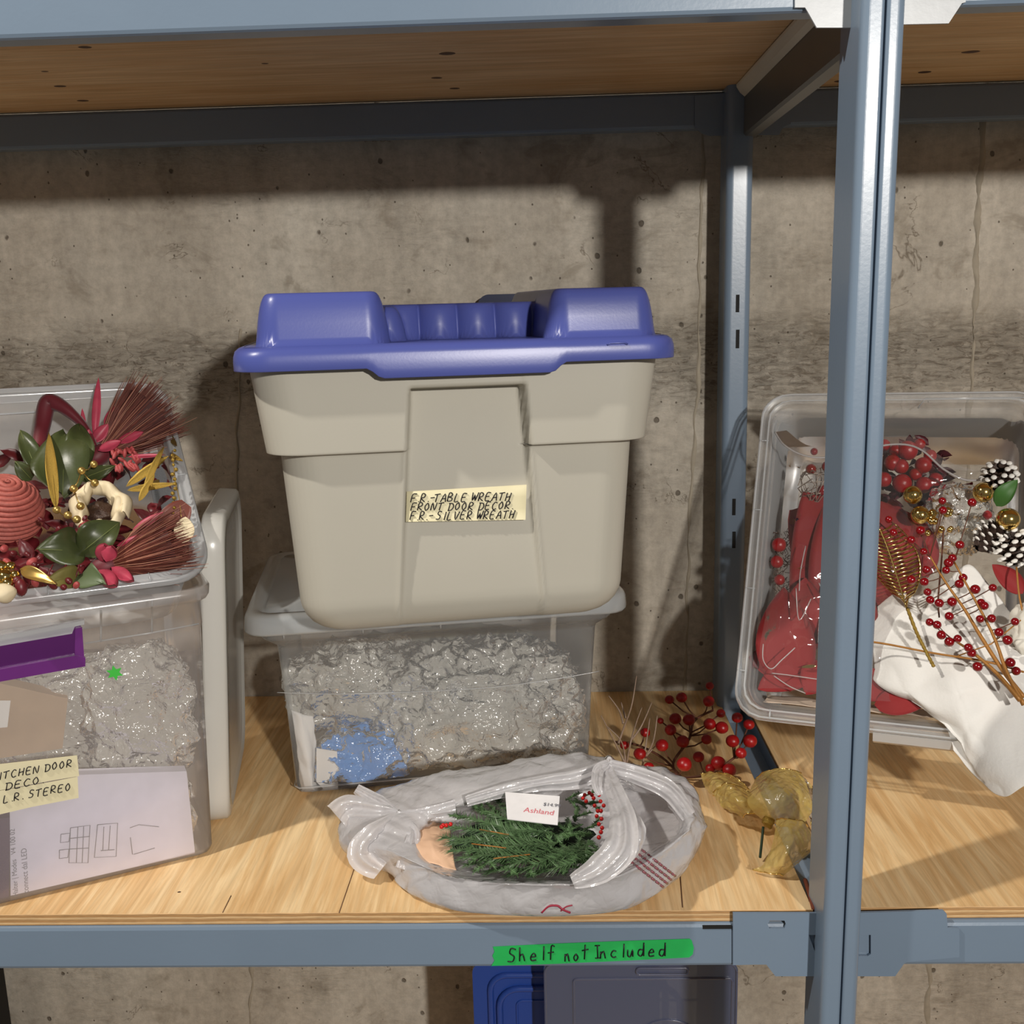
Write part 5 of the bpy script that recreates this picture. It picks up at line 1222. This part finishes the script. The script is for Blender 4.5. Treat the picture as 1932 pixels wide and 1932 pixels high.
# ================================================================== RED BERRY BRANCH + FROSTED TWIGS BEHIND THE BAG
br = thing('red_berry_branch', 'dark branching spray of matte red berries on the deck behind the grey bag', 'berry spray', PZ(1280, 1470, .0))
BB = [(1339, 1294, .10, .0085), (1263, 1320, .07, .0095), (1286, 1316, .08, .011), (1337, 1323, .09, .0115), (1360, 1346, .08, .009), (1391, 1354, .09, .0105), (1413, 1367, .085, .0105), (1415, 1398, .06, .013),
      (1382, 1398, .06, .0125), (1398, 1421, .05, .0105), (1274, 1356, .06, .012), (1300, 1358, .065, .012), (1265, 1377, .055, .0115), (1339, 1366, .065, .012), (1362, 1373, .06, .0125), (1246, 1360, .06, .0065),
      (1217, 1382, .055, .0095), (1178, 1406, .05, .0085), (1249, 1406, .06, .012), (1288, 1399, .045, .0125), (1333, 1395, .05, .010), (1207, 1422, .05, .0115), (1318, 1428, .035, .0105), (1291, 1442, .045, .0135),
      (1355, 1440, .035, .0135), (1376, 1453, .03, .0125), (1224, 1448, .03, .010), (1340, 1450, .025, .009)]
stb = [PZ(1285, 1470, .004), PZ(1270, 1440, .02), PZ(1300, 1395, .03), PZ(1310, 1360, .04), PZ(1345, 1340, .05)]
cp_ = cat(stb, 6); mk('stem', *tube(cp_, .0022, 6), M_stem, br)
cp2 = cat([PZ(1285, 1468, .004), PZ(1340, 1460, .012), PZ(1385, 1430, .03)], 6); mk('stem', *tube(cp2, .0020, 6), M_stem, br)
cp3 = cat([PZ(1285, 1466, .004), PZ(1250, 1430, .02), PZ(1200, 1405, .03), PZ(1160, 1400, .03)], 6); mk('stem', *tube(cp3, .0020, 6), M_stem, br)
for a, b_2, z, r in BB:
    p = PZ(a, b_2, z*.8+.008); v, f = ball(p, r*.86, 16, 10, None, (1, 1, .92), .05, 80); mk('berry', v, f, M_berryd, br)
    near = min(cp_+cp2+cp3, key=lambda s: (s-p).length); mk('twig', *tube([p, p.lerp(near, .5)-UZ*.004, near], .0013, 5), M_stem, br)
ft = thing('frosted_twig_spray', 'pale frosted bare twig spray behind the grey bag, right of the lidded clear bin', 'twig', PZ(1180, 1450, .0))
fp = lambda a, b, z: PZ(a, b, z)
for pts in ([(1182, 1446, .02), (1165, 1410, .05), (1150, 1380, .08), (1134, 1350, .11)], [(1180, 1446, .02), (1178, 1420, .04), (1170, 1395, .07), (1145, 1370, .09)], [(1166, 1405, .05), (1178, 1370, .08), (1192, 1330, .12), (1201, 1275, .16)],
            [(1176, 1365, .085), (1168, 1340, .10), (1148, 1312, .12)], [(1180, 1355, .09), (1172, 1325, .11)], [(1182, 1442, .02), (1190, 1400, .06), (1200, 1365, .08), (1211, 1335, .10)], [(1192, 1395, .06), (1210, 1370, .08), (1230, 1325, .11)],
            [(1212, 1446, .02), (1218, 1410, .05), (1226, 1355, .09)], [(1214, 1432, .03), (1232, 1400, .06), (1240, 1350, .10)], [(1216, 1430, .03), (1236, 1408, .045)]):
    P = cat([fp(*q) for q in pts], 6); mk('twig', *tube(P, [.0019-.0013*k/len(P) for k in range(len(P))], 5), M_twigw, ft)

# ================================================================== GOLD ORGANZA BOW
bw = thing('gold_organza_bow', 'crumpled gold organza ribbon bow at the end of the left deck board', 'bow', PZ(1440, 1640, 0))
def loop(ctrl, name='ribbon_loop', seed=0, amp=.0062, nu=60, nv=60, mat=M_org):
    rows = [cat(r, max(1, nu//(len(r)-1))) for r in ctrl]; n = len(rows[0]); cols = [cat([r[i] for r in rows], max(1, nv//(len(rows)-1))) for i in range(n)]; m = len(cols[0]); v = []
    for j in range(m):
        for i in range(n):
            p = cols[i][j]; v.append(p+(CAM-p).normalized()*amp*(1-2*abs(noise.noise(p*30+V((seed, 0, 0))))+.6*(1-2*abs(noise.noise(p*75+V((0, seed, 0))))))+UZ*amp*.4*noise.noise(p*140))
    f = [(j*n+i, j*n+i+1, (j+1)*n+i+1, (j+1)*n+i) for j in range(m-1) for i in range(n-1)]
    o = mk(name, v, f, mat, bw)
    for k, row in enumerate(([q*n for q in range(m)], [q*n+n-1 for q in range(m)])):
        mk('wired_edge', *tube([v[i] for i in row], .0010, 4), M_gold, bw)
    return o
z_ = PZ
loop([[z_(1322, 1460, .04), z_(1330, 1485, .035), z_(1345, 1502, .03)], [z_(1350, 1457, .05), z_(1352, 1480, .055), z_(1362, 1500, .04)], [z_(1385, 1465, .045), z_(1392, 1490, .05), z_(1400, 1512, .03)], [z_(1415, 1490, .04), z_(1418, 1510, .04), z_(1425, 1530, .03)]], seed=1)
loop([[z_(1345, 1495, .04), z_(1360, 1520, .035), z_(1402, 1543, .02)], [z_(1370, 1478, .06), z_(1385, 1505, .06), z_(1410, 1535, .04)], [z_(1410, 1492, .05), z_(1425, 1515, .055), z_(1440, 1540, .035)], [z_(1440, 1525, .04), z_(1450, 1540, .04), z_(1460, 1555, .03)]], seed=2)
loop([[z_(1425, 1470, .05), z_(1410, 1510, .06), z_(1430, 1540, .04), z_(1460, 1552, .03)], [z_(1445, 1455, .07), z_(1455, 1490, .08), z_(1460, 1530, .06), z_(1475, 1558, .035)], [z_(1480, 1450, .08), z_(1490, 1490, .085), z_(1495, 1530, .06), z_(1490, 1560, .035)], [z_(1512, 1458, .07), z_(1525, 1490, .07), z_(1532, 1530, .05), z_(1505, 1565, .03)]], seed=3, amp=.004)
loop([[z_(1450, 1455, .06), z_(1475, 1452, .075), z_(1510, 1460, .07), (z_(1533, 1485, .05))], [z_(1465, 1475, .05), z_(1490, 1480, .06), z_(1515, 1490, .06), z_(1535, 1520, .045)], [z_(1490, 1500, .04), z_(1505, 1510, .045), z_(1522, 1530, .045), z_(1530, 1555, .035)]], seed=4)
loop([[z_(1465, 1545, .05), z_(1458, 1590, .04), z_(1440, 1630, .015), z_(1420, 1640, .004)], [z_(1485, 1545, .065), z_(1490, 1590, .055), z_(1470, 1630, .03), z_(1450, 1648, .006)], [z_(1515, 1550, .06), z_(1522, 1590, .045), z_(1500, 1625, .025), z_(1470, 1650, .005)], [z_(1524, 1560, .05), z_(1540, 1595, .03), z_(1510, 1625, .015), z_(1478, 1652, .004)]], seed=5, amp=.004)
mk('stem', *tube(cat([z_(1440, 1560, .035), z_(1437, 1590, .02), z_(1434, 1618, .008)], 4), .0018, 6), plain('dark_green_wire', (34, 56, 34), .6), bw)
v, f = ball(z_(1450, 1552, .04), .008, 12, 8, None, (1, 1, 1), .4, 150); mk('knot', v, f, M_gglit, bw)

# ================================================================== LOWER SHELF
bt = thing('blue_storage_tote', 'cobalt blue plastic tote lid standing on the lower shelf below the green tape', 'storage tote', V((.08, .42, -.884)))
x0 = PY(892, 1860, .40).x; z1 = PY(892, 1815, .40).z
pts = [V((x0+.16+p[0], .40, z1-.15+p[1])) for p in rrect(.16, .15, .025, 8)]
zb0 = -.883
pts = [V((x0+.16+p[0], .40, (z1+zb0)/2+p[1])) for p in rrect(.16, (z1-zb0)/2, .022, 8)]
B().add(*prism(pts, (0, .03, 0))).mk('lid_panel', M_cobalt, bt, False)
def ring_rib(x, z, hw, hh2, r, y, mat, par, rad=.005):
    P = [V((x+p[0], y, z+p[1])) for p in rrect(hw, hh2, r, 6)]; P.append(P[0]); P.append(P[1])
    mk('raised_rib', *tube(P, rad, 6), mat, par)
ring_rib(x0+.18, z1-.18, .150, .155, .03, .400, M_cobalt, bt, .006); ring_rib(x0+.20, z1-.20, .155, .150, .035, .398, M_cobalt, bt, .006)
ring_rib(x0+.235, z1-.215, .16, .14, .01, .400, M_cobalt, bt, .0022)
gt = thing('grey_bin_lid', 'smoky translucent bin lid with moulded handle, standing on the lower shelf', 'lid', V((.25, .33, -.884)))
x0 = PY(1026, 1860, .34).x; x1 = PY(1392, 1860, .34).x; z1 = PY(1100, 1815, .34).z; xc = (x0+x1)/2; hw = (x1-x0)/2
pts = [V((xc+p[0], .34+.0*p[1], (z1+zb0)/2+p[1])) for p in rrect(hw, (z1-zb0)/2, .018, 8)]
B().add(*prism(pts, (0, .012, 0))).mk('lid_panel', M_greyc, gt, False)
ring_rib(xc, (z1+zb0)/2, hw-.002, (z1-zb0)/2-.002, .018, .339, M_greyc, gt, .002)
q = PY(1082, 1848, .338); ring_rib(q.x+.13, q.z-.13, .13, .13, .006, .339, M_greyc, gt, .0018)
q = PY(1250, 1832, .338); ring_rib(q.x, q.z, .042, .006, .005, .337, M_greyc, gt, .0018)
q = PY(1260, 1990, .338)
for r_ in (.05, .065): mk('raised_rib', *tube([V((q.x+r_*math.cos(a*PI/16), .339, q.z+r_*math.sin(a*PI/16))) for a in range(33)], .0016, 5), M_greyc, gt)
x1 = PY(14, 1880, .62).x
o = B().add(*box((x1-.35, .30, zb0), (x1, .62, PY(14, 1815, .3).z))).mk('dark_crate', M_dark, None, False, (x1-.17, .46, zb0)); tag(o, 'black crate at the bottom left corner on the lower shelf', 'crate')
B().add(*box((x1-.36, .295, PY(14, 1815, .3).z-.03), (x1+.004, .625, PY(14, 1815, .3).z-.005))).mk('rim', M_dark, o, False)
